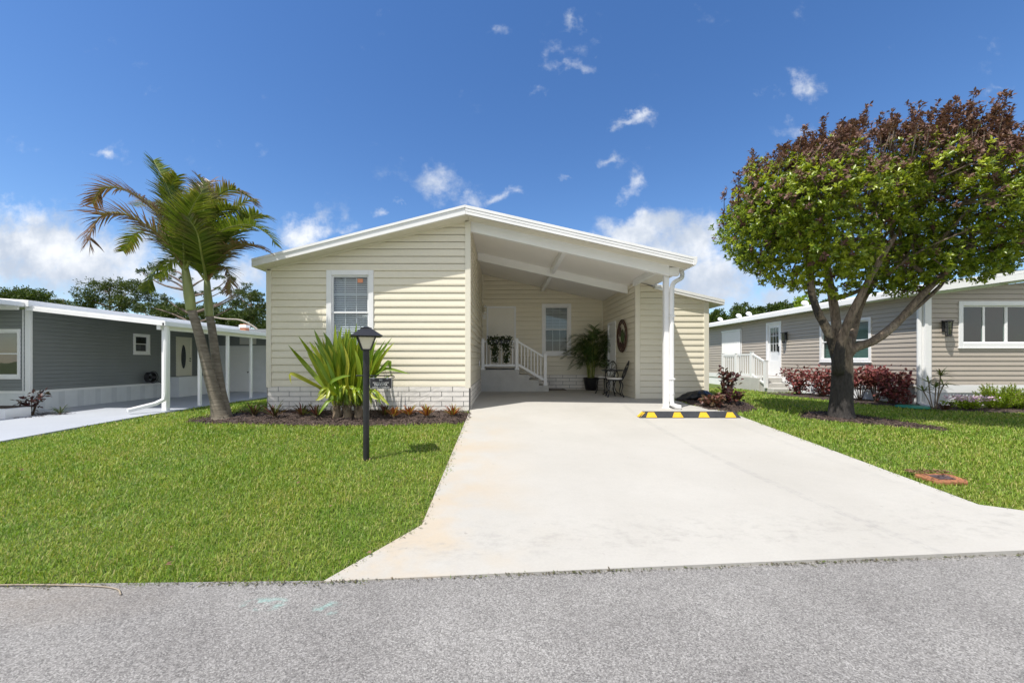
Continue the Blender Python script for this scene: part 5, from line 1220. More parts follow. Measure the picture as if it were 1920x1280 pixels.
brom = [(476, 777, lb_dark, 'dark spiky bromeliad at the left end, outside the house corner', .24), (524, 777, lb_dark, 'tall dark green bromeliad by the left corner of the brick base', .27), (567, 780, lb_dark, 'dark bromeliad second from the brick base corner', .22), (601, 778, lb_dark, 'dark bromeliad tucked left of the strap plant stems', .24),
        (722, 776, lb_dark, 'dark green bromeliad just right of the lamp post', .20), (742, 777, lb_warm, 'pale yellowish bromeliad crowding the dark one right of the lamp post', .17), (767, 777, lb_warm, 'red and yellow bromeliad under the name sign shadow', .20), (803, 778, lb_warm, 'narrow red-tipped bromeliad second from the driveway', .20), (849, 777, lb_warm, 'yellow and red bromeliad nearest the driveway corner', .20)]
for i, (px, py, m_, lab, L) in enumerate(brom):
    q = W(px, py, 7.45); rosette('bromeliad', (q.x, 7.45-(.15 if i % 2 else 0), g(q.x, 7.45)+.01), lab, 'bromeliad', 26, L*1.25, .028, m_, 'bromeliads along the brick base', seed=i)
random.seed(21)

# ------------------------------------------------------------------ leafy shrubs
def shrub(name, loc, label, cat, h, r, nleaf, L, wd, mat, group=None, stems=7, core=.25, hang=.15, stemmat='twig', flat=1.0, shape=.55):
    t = thing(name, label, cat, loc, 0, group); mb = MB(); P = []; tips = []
    for i in range(stems):
        a = i*2.4+random.uniform(-.4, .4); rr = r*random.uniform(.25, 1.0); top = Vector((math.cos(a)*rr, math.sin(a)*rr*flat, h*random.uniform(.72, 1.0)*(1-.25*(rr/r)**2)))
        b = Vector((math.cos(a)*.05*r, math.sin(a)*.05*r, -.03)); pts = curve_pts([b, b.lerp(top, .45)+Vector((0, 0, h*.06)), top], 9)
        mb.tube(pts, [max(.004, .012*(1-.7*k/8)) for k in range(9)], 5); tips.append(pts)
    for i in range(nleaf):
        s = random.choice(tips); u = random.uniform(core, 1)**.8; k = min(int(u*8), 7); p = s[k].lerp(s[k+1], u*8-k)
        P.append(p+Vector((random.gauss(0, r*.16), random.gauss(0, r*.16*flat), random.gauss(0, h*.05))))
    mb.build('stems', M[stemmat], t, local=True)
    P = np.array([tuple(p) for p in P]); n = len(P); D = nrm(P*np.array([1, 1, .35]))*.6+rdir(n)*.8; D[:, 2] -= hang
    V, Fc = leaf_arrays(P, D, rdir(n)*.7+np.array([0, -.4, 1.0]), RNG.uniform(.6, 1.2, n)*L, RNG.uniform(.75, 1.2, n)*wd, .2)
    np_mesh('leaves', V, Fc, mat, t, local=True); return t
for px, base_y, h, r, n, m_, lab, Y in ((1362, 748, .95, .26, 170, 'dark_red_leaf', 'tall dark purple copperleaf shoot by the wing corner', 8.9), (1338, 764, .34, .23, 200, 'mixed_red', 'low reddish copperleaf bush by the downspout', 8.35), (1375, 752, .45, .22, 130, 'dark_red_leaf', 'small dark leaved copperleaf at the lawn edge of the mulch', 8.6)):
    x = W(px, base_y, Y).x; shrub('copperleaf_shrub', (x, Y, g(x, Y)), lab, 'shrub', h*.85, r, n, .11, .075, M[m_], 'copperleaf plants by the downspout', stems=5 if h > .6 else 7, core=.3)
# ------------------------------------------------------------------ left neighbour: slate grey home with white carport
GX, GY, GZ = -14.8, 12.47, -.583
def WX(px, py, X):
    Y = F*X/(px-CX); return (X, Y, CZ+(HY-py)*Y/F)
LH = thing('grey_house', 'slate grey siding home with long white carport roof on posts', 'house', (GX, GY, GZ))
fs = Frame((GX, GY), (GX, 23.0), (1, 0))       # long side wall under the carport
def U(px): return WX(px, 600, GX)[1]-GY
a0, a1 = U(249.3), U(280.3); d0, d1 = U(329.5), U(359)
siding(fs, .06, 2.72, 2.72, .127, [(a0+.03, a1-.03, 1.30, 2.06), (d0+.02, d1-.02, .30, 2.06)], d=.010, parent=LH, mat=M['grey_siding'], seams=False)
window(fs, a0, a1, 1.27, 2.09, LH, trim=.09, grid=None, blind=False, label='small white framed window under the carport')
mb = MB(); fs.box(mb, d0-.0, d0+.05, -.05, .03, .30, 2.09); fs.box(mb, d1-.05, d1+.0, -.05, .03, .30, 2.09); fs.box(mb, d0+.05, d1-.05, -.05, .03, 2.03, 2.09)
dr = mb.build('door', M['pale_door'], LH); dr['label'] = 'pale yellow door with a dark oval glass'
mb = MB(); fs.box(mb, d0+.05, d1-.05, -.045, -.008, .30, 2.03); mb.build('door_leaf', M['pale_door'], dr)
dm_, dzc = (d0+d1)/2-.02, 1.18
mb = MB(); mb.prism([fs(dm_+.155*math.cos(t), -.006, dzc+.56*math.sin(t)) for t in [2*PI*i/28 for i in range(28)]], (.008, 0, 0)); mb.build('oval_pane', M['oval_glass'], dr)
mb = MB(); mb.tube([fs(dm_+.155*math.cos(t), .003, dzc+.56*math.sin(t)) for t in [2*PI*i/28 for i in range(28)]], .012, 6, closed=True); mb.build('oval_frame', M['pale_door'], dr, smooth=True)
for zz in (.98, 1.10):
    mb = MB(); mb.tube([fs(d1-.11, -.01, zz), fs(d1-.11, .05, zz)], [.016, .028], 10); mb.build('handle', M['black_metal'], dr, smooth=True)
# corrugated skirting
mb = MB(); 
fs.box(mb, 0, fs.W, .0, .03, -.02, .055)
mb.build('skirting_cap', M['white'], LH)
mb = MB(); mb.cur = 0; u = 0.0; i = 0
while u < 10.4:
    mb.cur = i % 3 == 1; fs.box(mb, u, u+.20, -.02, .006+(.006 if i % 2 else 0), GZ-.03, -.021); u += .2; i += 1
mb.build('skirting', [M['skirt_white'], M['skirt_grey']], LH)
# street-facing wall with window
ff = Frame((GX-7.4, GY), (GX, GY), (0, -1)); q1 = ff.W-.27
siding(ff, .06, 2.60, 2.60, .127, [(q1-1.47, q1-.03, .48, 1.96)], d=.010, parent=LH, mat=M['grey_siding'], seams=False)
window(ff, q1-1.5, q1, .45, 1.99, LH, trim=.09, grid=None, blind=False, label='street window with white frame')
mb = MB(); ff.box(mb, 0, ff.W, .0, .03, -.02, .055); mb.build('skirting_cap', M['white'], LH)
mb = MB(); ff.box(mb, 0, ff.W, -.02, .01, GZ-.05, -.021); mb.build('skirting', M['skirt_white'], LH)
mb = MB(); ff.box(mb, ff.W-.10, ff.W+.07, -.02, .045, GZ, 2.60); ff.box(mb, ff.W-.20, ff.W-.165, .0, .03, .06, 2.6); mb.build('corner_trim', M['white'], LH, bevel=.004)
# main roof with fascia
mb = MB(); mb.prism([(GX-7.5, GY-.22, 2.66), (GX+.22, GY-.22, 2.66), (GX+.22, GY-.22, 2.86), (GX-3.6, GY-.22, 3.10), (GX-7.5, GY-.22, 2.86)], (0, 11.5, 0)); mb.prism([(GX-7.5, GY-4.2, 2.66), (GX+.10, GY-4.2, 2.66), (GX+.10, GY-4.2, 2.80), (GX-7.5, GY-4.2, 2.80)], (0, 3.975, 0)); rf = mb.build('roof', M['white'], LH, bevel=.01); rf['label'] = 'flat white main roof'
mb = MB(); mb.box(GX-7.5, GX-.05, GY-.275, GY-.222, 2.56, 2.71); mb.box(GX-7.5, GX-.05, GY-.262, GY-.222, 2.72, 2.80); mb.build('fascia', M['white'], rf, bevel=.006)
# carport pan roof
CE = -10.52; zc0, zc1 = 2.62, 2.13
zcr = lambda x: zc0+(x-GX)/(CE-GX)*(zc1-zc0)
mb = MB(); mb.prism([(GX, GY-.12, zcr(GX)), (CE, GY-.12, zcr(CE)), (CE, GY-.12, zcr(CE)+.06), (GX, GY-.12, zcr(GX)+.06)], (0, 12.0, 0)); cr = mb.build('carport_roof', M['white'], LH)
mb = MB()
for f0, f1, o in ((-.05, .04, .03), (.045, .11, .012)): mb.prism([(GX+.05, GY-.13-o, zcr(GX+.05)+f0), (CE+.06, GY-.13-o, zcr(CE)+f0), (CE+.06, GY-.13-o, zcr(CE)+f1), (GX+.05, GY-.13-o, zcr(GX+.05)+f1)], (0, o, 0))
mb.build('fascia', M['white'], cr)
mb = MB(); mb.box(CE, CE+.10, GY-.16, GY+11.8, zc1-.05, zc1+.09); mb.build('gutter', M['white'], cr, bevel=.008)
mb = MB(); mb.box(-10.78, -10.66, GY-.06, GY+11.8, zc1-.16, zc1-.005); mb.build('beam', M['white'], cr, bevel=.005)
mb = MB()
for i in range(26): y = GY+i*.46; mb.prism([(GX+.3, y, zcr(GX+.3)+.062), (CE-.02, y, zcr(CE)+.062), (CE-.02, y, zcr(CE)+.085), (GX+.3, y, zcr(GX+.3)+.085)], (0, .03, 0))
mb.build('roof_ribs', M['skirt_grey'], cr)
mb = MB(); mb.box(GX+3.2, GX+3.45, 17.6, 17.85, zcr(GX+3.2)+.06, 2.62); mb.build('roof_vent', M['terracotta'], cr); mb = MB(); mb.box(GX+3.17, GX+3.48, 17.57, 17.88, 2.46, 2.58); mb.build('roof_vent', M['white'], cr)
for xx in (GX-.02, GX-3.6):
    mb = MB(); mb.box(xx-.05, xx+.05, GY-4.15, GY-4.05, GZ, 2.66); mb.build('post', M['white'], LH, bevel=.005)
for i, (px, w_) in enumerate(((311, .075), (374.5, .045), (426.7, .045), (470.4, .04))):
    Y = F*10.72/(CX-px); mb = MB(); mb.box(-10.72-w_, -10.72+w_, Y-w_, Y+w_, GZ, zc1-.16); mb.build('post', M['white'], LH, bevel=.005)
yp = F*10.72/(CX-311)
mb = MB(); mb.tube([(-10.55, yp-.16, 2.1), (-10.57, yp-.16, 1.9), (-10.60, yp-.17, .0), (-10.62, yp-.20, -.22), (-10.72, yp-.40, -.33), (-11.05, yp-.95, -.47)], .065, 8); mb.build('downspout', M['white'], LH)
# white shed closing the carport
fsh = Frame((GX+.05, 20.2), (-10.70, 20.2), (0, -1))
mb = MB(); fsh.box(mb, 0, fsh.W, -.1, .0, GZ, 1.76)
for u_ in (.9, 2.02, 3.0): fsh.box(mb, u_-.012, u_+.012, .0, .012, GZ, 1.75)
mb.build('shed_wall', M['skirt_white'], LH)
mb = MB(); fsh.box(mb, 0, fsh.W, -.1, .02, 1.765, 2.6); mb.build('shed_gable', M['grey_siding'], LH)
mb = MB(); fsh.box(mb, .93, 1.99, .0, .025, GZ+.03, 1.70); sd = mb.build('door', M['white'], LH, bevel=.004); sd['label'] = 'plain white shed door'
mb = MB(); mb.tube([fsh(1.88, .02, .42), fsh(1.88, .08, .42)], [.02, .03], 10); mb.build('handle', M['black_metal'], sd)
mb = MB(); ym = 20.2-.02; sgx0, sgx1 = W(449.5, 0, 20.15).x, W(480, 0, 20.15).x; mb.box(sgx0, sgx1, 20.14, 20.175, 1.83, 2.17); sb_ = mb.build('sign_board', M['cushion'], LH)
mb = MB()
for z in (2.09, 2.00, 1.90): mb.box(sgx0+.07, sgx1-.07-random.uniform(0, .15), 20.135, 20.139, z-.018, z+.018)
mb.build('faded_print', M['skirt_grey'], sb_)
mb = MB(); mb.box(GX-7.4, GX-.07, GY+.07, GY+10.9, GZ-.1, 2.6) if False else None
mb = MB(); mb.box(GX-7.4, GX, GY+10.6, GY+10.7, GZ, 2.66); mb.build('rear_wall', M['grey_siding'], LH)
# white step box below the oval door
sb = MB(); sb.box(GX+.04, GX+.75, GY+d0-.75, GY+d1+.12, GZ, .285)
for i in range(7): y = GY+d0-.75+(d1-d0+.87)*i/7; sb.box(GX+.75, GX+.756, y, y+.012, GZ, .24)
tag(sb.build('step_box', M['skirt_white'], bevel=.01), 'white boxed step below the oval glass door', 'step')
# hose reel hanging on the side wall
q = WX(274, 707, GX); hr = thing('hose_reel', 'round black hose reel on the grey carport wall', 'hose reel', (GX+.05, q[1], q[2]))
mb = MB()
for k in range(5): mb.tube([(.06+.035*k, .20*math.cos(t), .20*math.sin(t)) for t in [2*PI*i/18 for i in range(18)]], .02, 6, closed=True)
mb.build('hose', M['black_plastic'], hr, smooth=True, local=True)
mb = MB(); mb.tube([(0, 0, 0), (.28, 0, 0)], .07, 10); mb.tube([(.24, .24*math.cos(t), .24*math.sin(t)) for t in [2*PI*i/18 for i in range(18)]], .018, 6, closed=True); mb.build('drum', M['black_metal'], hr, smooth=True, local=True)
mb = MB(); mb.tube(curve_pts([(.2, .18, -.1), (.22, .45, -.28), (.2, .75, -.38), (.12, .95, -.36), (.06, .9, -.26)], 14), .015, 6); mb.build('hose_tail', M['black_plastic'], hr, smooth=True, local=True)
# planter box by the corner and its plants
px_ = thing('planter_box', 'low white planter box at the left edge by the grey home', 'planter', (-14.0, 11.1, GZ))
mb = MB(); mb.box(-14.75, -13.55, 10.85, 11.45, GZ-.02, GZ+.26); mb.box(-14.70, -13.60, 10.90, 11.40, GZ+.261, GZ+.27); mb.build('box', M['white'], px_, bevel=.01)
mb = MB(); mb.box(-14.69, -13.62, 10.91, 11.39, GZ+.271, GZ+.30); mb.build('soil', M['soil'], px_)
shrub('croton_shrub', (-13.75, 11.65, GZ+.03), 'small purple croton growing behind the white planter box', 'shrub', .72, .33, 150, .15, .065, M['dark_red_leaf'], stems=6)
rosette('grass_tuft', (-13.05, 11.75, GZ+.03), 'small dark spiky tuft beside the grey home skirting', 'plant', 26, .30, .022, M['dark_green_leaf'], el=(.2, 1.2))

# ------------------------------------------------------------------ right neighbour: taupe home
RX0, RY0 = 10.55, 9.93; RG = -.16
RHs = thing('taupe_house', 'taupe siding home with white trim behind the big tree', 'house', (RX0, RY0, RG))
fr_ = Frame((RX0, RY0), (RX0, 24.0), (-1, 0))
def UR(px): return F*RX0/(px-CX)-RY0
wa, wb = UR(1634.8), UR(1538.3); da, db = UR(1466), UR(1437.8); sa, sb2 = UR(1391), UR(1356)
siding(fr_, .40, 2.66, 2.66, .119, [(wa+.03, wb-.03, 1.0, 2.22), (da+.03, db-.03, .42, 2.44)], d=.016, parent=RHs, mat=M['taupe_siding'])
window(fr_, wa, wb, .97, 2.25, RHs, trim=.08, lay='hung', grid=None, glass='glass_tint', label='large side window behind the tree trunk', slat=.06)
mb = MB(); fr_.box(mb, da, da+.09, -.05, .035, .40, 2.50); fr_.box(mb, db-.09, db, -.05, .035, .40, 2.50); fr_.box(mb, da+.09, db-.09, -.05, .035, 2.40, 2.50)
dr = mb.build('door', M['white_trim'], RHs, bevel=.004); dr['label'] = 'white storm door with glass panes'
mb = MB(); fr_.box(mb, da+.09, db-.09, -.04, -.005, .40, 1.0); fr_.box(mb, da+.09, da+.19, -.04, -.005, 1.0, 2.40); fr_.box(mb, db-.19, db-.09, -.04, -.005, 1.0, 2.40); fr_.box(mb, da+.19, db-.19, -.04, -.005, 2.28, 2.40)
for i in range(1, 3): u_ = da+.19+(db-da-.38)*i/3; fr_.box(mb, u_-.008, u_+.008, -.03, -.012, 1.35, 2.28)
for z in (1.35, 1.66, 1.97): fr_.box(mb, da+.19, db-.19, -.029, -.013, z-.008, z+.008)
mb.build('door_leaf', M['white'], dr)
mb = MB(); fr_.box(mb, da+.19, db-.19, -.026, -.022, 1.0, 1.35); mb.build('lower_panel', M['blind'], dr)
mb = MB(); mb.face([fr_(da+.19, -.02, 1.35), fr_(db-.19, -.02, 1.35), fr_(db-.19, -.02, 2.28), fr_(da+.19, -.02, 2.28)]); mb.build('pane', M['glass'], dr)
mb = MB(); mb.face([fr_(da+.1, -.2, .9), fr_(db-.1, -.2, .9), fr_(db-.1, -.2, 2.4), fr_(da+.1, -.2, 2.4)]); mb.build('dark_room_backing', M['dark'], dr)  # dark sheet in place of the unlit room behind the door glass
mb = MB(); fr_.box(mb, da+.115, da+.15, -.005, .05, 1.33, 1.55); mb.build('handle', M['black_metal'], dr, bevel=.004)
# corrugated storm panel
mb = MB(); n_ = 24
for i in range(n_):
    u0, u1 = sa+(sb2-sa)*i/n_, sa+(sb2-sa)*(i+1)/n_; o0, o1 = (.03, .065) if i % 2 else (.065, .03)
    mb.face([fr_(u0, o0, 1.20), fr_(u1, o1, 1.20), fr_(u1, o1, 2.33), fr_(u0, o0, 2.33)])
fr_.box(mb, sa-.03, sb2+.03, .018, .03, 1.16, 2.40); fr_.box(mb, sa-.03, sb2+.03, .03, .075, 2.335, 2.40)
mb.build('storm_shutter', M['white'], RHs)
def wlamp(fr, u, z, nm='wall_lamp'):
    mb = MB(); fr.box(mb, u-.05, u+.05, .02, .04, z-.08, z+.20)
    c = Vector(fr(u, .13, z)); mb.lathe([(.075, .16), (.10, .165), (.10, .18), (.06, .20)], c, 10); mb.lathe([(.05, -.20), (.06, -.19), (.06, -.16)], c, 10); mb.tube([fr(u, .03, z+.16), fr(u, .13, z+.18)], .012, 6)
    for k in range(4):
        t = k*PI/2+.4; mb.tube([c+Vector((.075*math.cos(t), .075*math.sin(t), .16)), c+Vector((.055*math.cos(t), .055*math.sin(t), -.17))], .008, 5)
    l = mb.build(nm, M['black_metal'], RHs)
    mb = MB(); mb.lathe([(.048, -.155), (.065, .155)], c, 10); mb.build('lamp_glass', glassmat('lamp_glass', (.5, .5, .48), .1) if 'lampg' not in M else M['lampg'], l)
M['lampg'] = glassmat('lantern_glass', (.5, .5, .48), .1)
wlamp(fr_, UR(1475.6), 1.85)
# skirting
def skirt(fr, L, z0=-.3, step=.085):
    mb = MB(); fr.box(mb, 0, L, .0, .035, .20, .395); mb.build('skirting_cap', M['white'], RHs, bevel=.005)
    mb = MB(); u = 0
    k = 0
    while u < L:
        o0, o1 = (.0, .022) if k % 2 else (.022, .0); mb.face([fr(u, o0, z0), fr(u+step*.5, o1, z0), fr(u+step*.5, o1, .199), fr(u, o0, .199)]); u += step*.5; k += 1
    mb.build('skirting', M['skirt_white'], RHs)
skirt(fr_, fr_.W)
# front gable wall with triple window
fg = Frame((RX0, RY0), (RX0+9, RY0), (0, -1))
zg0, zg1 = 2.62, 2.62+9*.135
g0 = 11.35-RX0; g1 = g0+2.45
siding(fg, .40, zg0, zg1, .119, [(g0+.03, g1-.03, 1.36, 2.45)], d=.016, parent=RHs, mat=M['taupe_siding'])
window(fg, g0, g1, 1.33, 2.48, RHs, trim=.11, lay=4, grid=None, glass='glass_tint', blind=False, label='wide street window of four sashes')
wlamp(fg, 10.92-RX0+.06, 1.80)
skirt(fg, 9)
mb = MB(); fg.box(mb, -.06, .10, -.03, .05, RG, 2.62); mb.build('corner_trim', M['white'], RHs, bevel=.004)
mb = MB(); mb.tube([(RX0-.10, RY0+.05, 2.6), (RX0-.10, RY0+.05, -.05), (RX0-.16, RY0-.15, -.11), (RX0-.25, RY0-.4, -.11)], .05, 8); mb.build('downspout', M['white'], RHs)
# roof, fascia, gutter, gooseneck vents
zr = lambda x: 2.70+(x-(RX0-.28))*.135
mb = MB(); mb.prism([(RX0-.28, RY0-.28, zr(RX0-.28)), (RX0+9, RY0-.28, zr(RX0+9)), (RX0+9, RY0-.28, zr(RX0+9)+.16), (RX0-.28, RY0-.28, zr(RX0-.28)+.16)], (0, 14.6, 0)); rf = mb.build('roof', M['white'], RHs, bevel=.008); rf['label'] = 'white low pitched roof'
mb = MB()
for f0, f1, o in ((-.05, .09, .03), (.10, .17, .018)): mb.prism([(RX0-.30, RY0-.285-o, zr(RX0-.3)+f0), (RX0+9, RY0-.285-o, zr(RX0+9)+f0), (RX0+9, RY0-.285-o, zr(RX0+9)+f1), (RX0-.30, RY0-.285-o, zr(RX0-.3)+f1)], (0, o, 0))
mb.build('fascia', M['white'], rf)
mb = MB(); mb.box(RX0-.40, RX0-.285, RY0-.30, RY0+14.3, 2.64, 2.80); mb.build('gutter', M['white'], rf, bevel=.012)
for px, py in ((1353, 608), (1388, 600), (1407, 597), (1513, 576)):
    X = RX0+.35; Y = F*X/(px-CX); zb_ = zr(X)+.16
    mb = MB(); mb.tube(curve_pts([(X, Y, zb_-.02), (X, Y, zb_+.08), (X-.03, Y, zb_+.13), (X-.09, Y, zb_+.13), (X-.14, Y, zb_+.09)], 12), [.06]*6+[.065, .07, .08, .085, .085, .08], 10); mb.build('roof_vent', M['white'], rf, smooth=True)
mb = MB(); mb.box(RX0, RX0+9, 23.95, 24.05, RG, 2.6); mb.build('rear_wall', M['taupe_siding'], RHs)
# porch platform, steps and railing
pf_ = thing('porch_steps', 'concrete side porch with white railing by the taupe home storm door', 'porch', (9.95, 16, RG))
mb = MB(); mb.box(9.62, 10.50, 14.95, 17.55, -.35, .36); mb.build('platform', M['concrete_step'], pf_, bevel=.015)
mb = MB(); mb.box(9.70, 10.50, 14.60, 14.948, -.35, .17); mb.box(9.70, 10.50, 14.25, 14.598, -.35, -.0); mb.build('step', M['concrete_step'], pf_, bevel=.015)
rx = 9.68
for (y, z0, z1) in ((17.45, .361, 1.30), (15.45, .361, 1.34), (14.62, -.0, .99), (16.45, .361, 1.28)):
    mb = MB(); mb.box(rx-.05, rx+.05, y-.05, y+.05, z0, z1); mb.box(rx-.06, rx+.06, y-.06, y+.06, z1, z1+.02); mb.build('post', M['white'], pf_)
for (p, q_) in (((rx, 17.4, 1.24), (rx, 15.5, 1.24)), ((rx, 17.4, .46), (rx, 15.5, .46)), ((rx, 15.45, 1.27), (rx, 14.62, .93)), ((rx, 15.45, .46), (rx, 14.62, .12))):
    mb = MB(); mb.beam(p, q_, .05, .06); mb.build('rail', M['white'], pf_)
for i in range(13): y = 15.58+i*.145; mb = MB(); mb.box(rx-.016, rx+.016, y-.016, y+.016, .47, 1.22); mb.build('baluster', M['white'], pf_)
for i in range(5): y = 14.76+i*.135; t = (15.45-y)/.83; mb = MB(); mb.box(rx-.016, rx+.016, y-.016, y+.016, .47-.34*t, 1.24-.34*t); mb.build('baluster', M['white'], pf_)
# red shrubs along the wall
random.seed(5)
for px, Y, h, r, n, lab in ((1497, 13.3, .98, .52, 620, 'red copperleaf shrub nearest the porch steps'), (1540, 12.5, .95, .48, 560, 'red copperleaf shrub just left of the tree trunk'), (1612, 11.2, 1.0, .40, 480, 'red copperleaf shrub just right of the tree trunk'), (1643, 10.7, 1.02, .42, 430, 'sparse red copperleaf shrub under the side window'), (1683, 10.35, 1.04, .45, 640, 'dense red copperleaf shrub nearest the white downspout')):
    x = min(W(px, 700, Y).x, RX0-.42); shrub('red_shrub', (x, Y, g(x, Y)), lab, 'shrub', h, r, n, .12, .07, M['red_leaf'], 'red copperleaf shrubs along the taupe home', stems=12, core=.12 if n > 500 else .45)
for px, Y, h, n in ((1700, 9.9, .35, 90),):
    x = W(px, 0, Y).x; shrub('red_shrub', (x, Y, g(x, Y)), 'small red copperleaf sprig by the white downspout foot', 'shrub', h, .25, n, .10, .06, M['red_leaf'], 'red copperleaf shrubs along the taupe home')
# slim dracaena, flowers, foxtail ferns, dark bromeliad, green lid
x, Y = W(1752, 0, 9.3).x, 9.3; dc = thing('dracaena', 'slim dracaena with narrow red-edged leaves by the corner', 'plant', (x, Y, g(x, Y)))
arr = []; mb = MB()
for i, (dx, dy, h) in enumerate(((-.16, 0, .42), (-.05, .05, .62), (.07, -.03, .78), (.16, .04, .56), (.02, .0, .5))):
    top = Vector((dx*1.6, dy, h)); mb.tube(curve_pts([(dx*.3, dy*.3, -.03), (dx*.9, dy, h*.5), tuple(top)], 8), .011, 6)
    for k in range(17):
        a = k*2.4; e = random.uniform(-.15, 1.2); d = Vector((math.cos(a)*math.cos(e), math.sin(a)*math.cos(e), math.sin(e))); l = random.uniform(.2, .32)
        arr.append(strap([top, top+d*l*.5, top+d*l-Vector((0, 0, .05))], .03))
mb.build('stems', M['stem'], dc, local=True); V, Fc = join(arr); np_mesh('leaves', V, Fc, leafmat('dracaena_leaf', [(.10, .15, .03), (.17, .22, .05), (.20, .10, .05)], .4, .2), dc, local=True)
x, Y = W(1818, 0, 9.25).x, 9.25; fb = shrub('flower_bush', (x, Y, g(x, Y)), 'low green bush dotted with pale pink flowers', 'flowers', .26, .42, 700, .065, .045, M['bright_leaf'], stems=14, core=.3, flat=.7)
n = 320; P = np.stack([RNG.uniform(-.42, .42, n), RNG.uniform(-.28, .22, n), RNG.uniform(.20, .31, n)], 1); D = rdir(n); D[:, 2] = abs(D[:, 2])
V, Fc = leaf_arrays(P, D, rdir(n), np.full(n, .045), np.full(n, .04)); np_mesh('blossoms', V, Fc, M['flower_pink'], fb, local=True)
def fern(px, Y, lab, n=85, L=.56):
    x = W(px, 0, Y).x; t = thing('foxtail_fern', lab, 'fern', (x, Y, g(x, Y)), 0, 'foxtail ferns by the taupe home'); VV = []; mb = MB()
    for i in range(n):
        a = i*2.4; e = random.uniform(.45, 1.45); l = L*random.uniform(.65, 1.1); d = Vector((math.cos(a)*math.cos(e), math.sin(a)*math.cos(e)*.8, math.sin(e))); b = Vector((math.cos(a)*.10, math.sin(a)*.07, 0))
        pts = curve_pts([b, b+d*l*.5+Vector((0, 0, .03)), b+d*l], 9); mb.tube(pts, .004, 4)
        m = 70; u = RNG.uniform(.12, 1, m); k = np.minimum((u*8).astype(int), 7); A0 = np.array([tuple(p) for p in pts]); q = A0[k]+(A0[k+1]-A0[k])*(u*8-k)[:, None]
        VV.append(leaf_arrays(q, rdir(m)+np.array(tuple(d))*.7, rdir(m), RNG.uniform(.04, .07, m)*(1.15-.8*u**3), np.full(m, .016)))
    mb.build('stems', M['stem'], t, local=True); V, Fc = join(VV); np_mesh('fronds', V, Fc, M['bright_leaf'], t, local=True)
fern(1868, 9.3, 'bright foxtail fern next to the pink flowered bush'); fern(1915, 9.25, 'bright foxtail fern at the right edge of the photo'); fern(1965, 9.35, 'bright foxtail fern beyond the right edge of the photo')
x, Y = W(1771, 0, 8.95).x, 8.95; rosette('bromeliad', (x, Y, g(x, Y)+.01), 'small dark purple bromeliad in mulch right of the green lid', 'bromeliad', 24, .24, .03, M['dark_red_leaf'], el=(.2, 1.2))
x, Y = W(1708, 0, 9.65).x, 9.6; mb = MB(); mb.lathe([(.30, 0), (.32, .01), (.32, .035), (.29, .05), (.02, .055)], (0, 0, 0), 28)
o = mb.build('valve_lid', M['green_plastic'], smooth=False); o.location = (x, Y, g(x, Y)-.005); tag(o, 'round green plastic lid on the ground by the downspout', 'lid')
# ------------------------------------------------------------------ trees beyond the homes
random.seed(3)
def far_tree(name, label, cat, px, Y, top, bot, clumps, leafm, nl, L, wd, barkm='pine_bark', tr=.16, group=None, limbs=True, lean=0.0):
    """clumps: (px, py, dy, rx, rz) flattened leaf pads placed round the branches"""
    b = W(px, bot, Y); t = thing(name, label, cat, (b.x, Y, 0), 0, group); mb = MB()
    tp = W(px+lean, top, Y); base_ = Vector((b.x, Y, -.2)); N0 = 12
    pts = curve_pts([base_, base_.lerp(tp, .4)+Vector((random.uniform(-.3, .3), 0, 0)), base_.lerp(tp, .75)+Vector((random.uniform(-.3, .3), 0, 0)), tp], N0)
    mb.tube(pts, [tr*(1-.8*i/(N0-1)) for i in range(N0)], 8); arr = []
    for (cx, cy, dy, rx, rz) in clumps:
        c = W(cx, cy, Y+dy)
        if limbs:
            k = min(range(N0), key=lambda i: abs(pts[i].z-(c.z-abs(c.x-pts[i].x)*.45))); a = pts[k]
            mb.tube(curve_pts([a, a.lerp(c, .5)+Vector((random.uniform(-.3, .3), 0, random.uniform(-.25, .15))), c], 8), [tr*.42*(1-.8*i/7) for i in range(8)], 6)
        m = max(30, int(2.3*nl*rx*max(rz, rx*.4)))
        nb = max(3, int(m/26)); cc = np.array(c)+rdir(nb)*np.array([rx, rx, rz])*RNG.uniform(.25, 1.0, (nb, 1))
        idx = RNG.integers(0, nb, m); q = cc[idx]+RNG.normal(0, 1, (m, 3))*np.array([.19, .19, .13])*max(rx, .5)*.62
        D = rdir(m)+nrm(q-np.array(c))*.5+np.array([0, 0, .35]); arr.append(leaf_arrays(q, D, rdir(m)+np.array([0, 0, .8]), RNG.uniform(.7, 1.25, m)*L, np.full(m, wd*1.7)))
    mb.build('trunk', M[barkm], t, smooth=True); V, Fc = join(arr); np_mesh('crown', V, Fc, M[leafm], t); return t
def pads(x0, x1, y0, y1, n, rx, rz, dy=1.5):
    return [(random.uniform(x0, x1), random.uniform(y0, y1), random.uniform(-dy, dy), rx*random.uniform(.6, 1.2), rz*random.uniform(.6, 1.2)) for _ in range(n)]
GP = 'pines behind the grey home'
far_tree('pine_tree', 'broad flat-topped pine left of the palm, above the grey roof', 'pine', 205, 30, 545, 620, [(160, 555, 0, 1.0, .5), (190, 538, 0, 1.2, .55), (225, 535, .5, 1.1, .5), (255, 540, 0, 1.0, .5), (275, 555, .5, .9, .5), (180, 565, .5, 1.0, .5), (215, 560, 0, 1.1, .5), (245, 565, -.5, 1.0, .5), (165, 575, .5, .8, .4), (230, 580, 0, 1.0, .45)], 'pine_leaf', 700, .20, .035, group=GP)
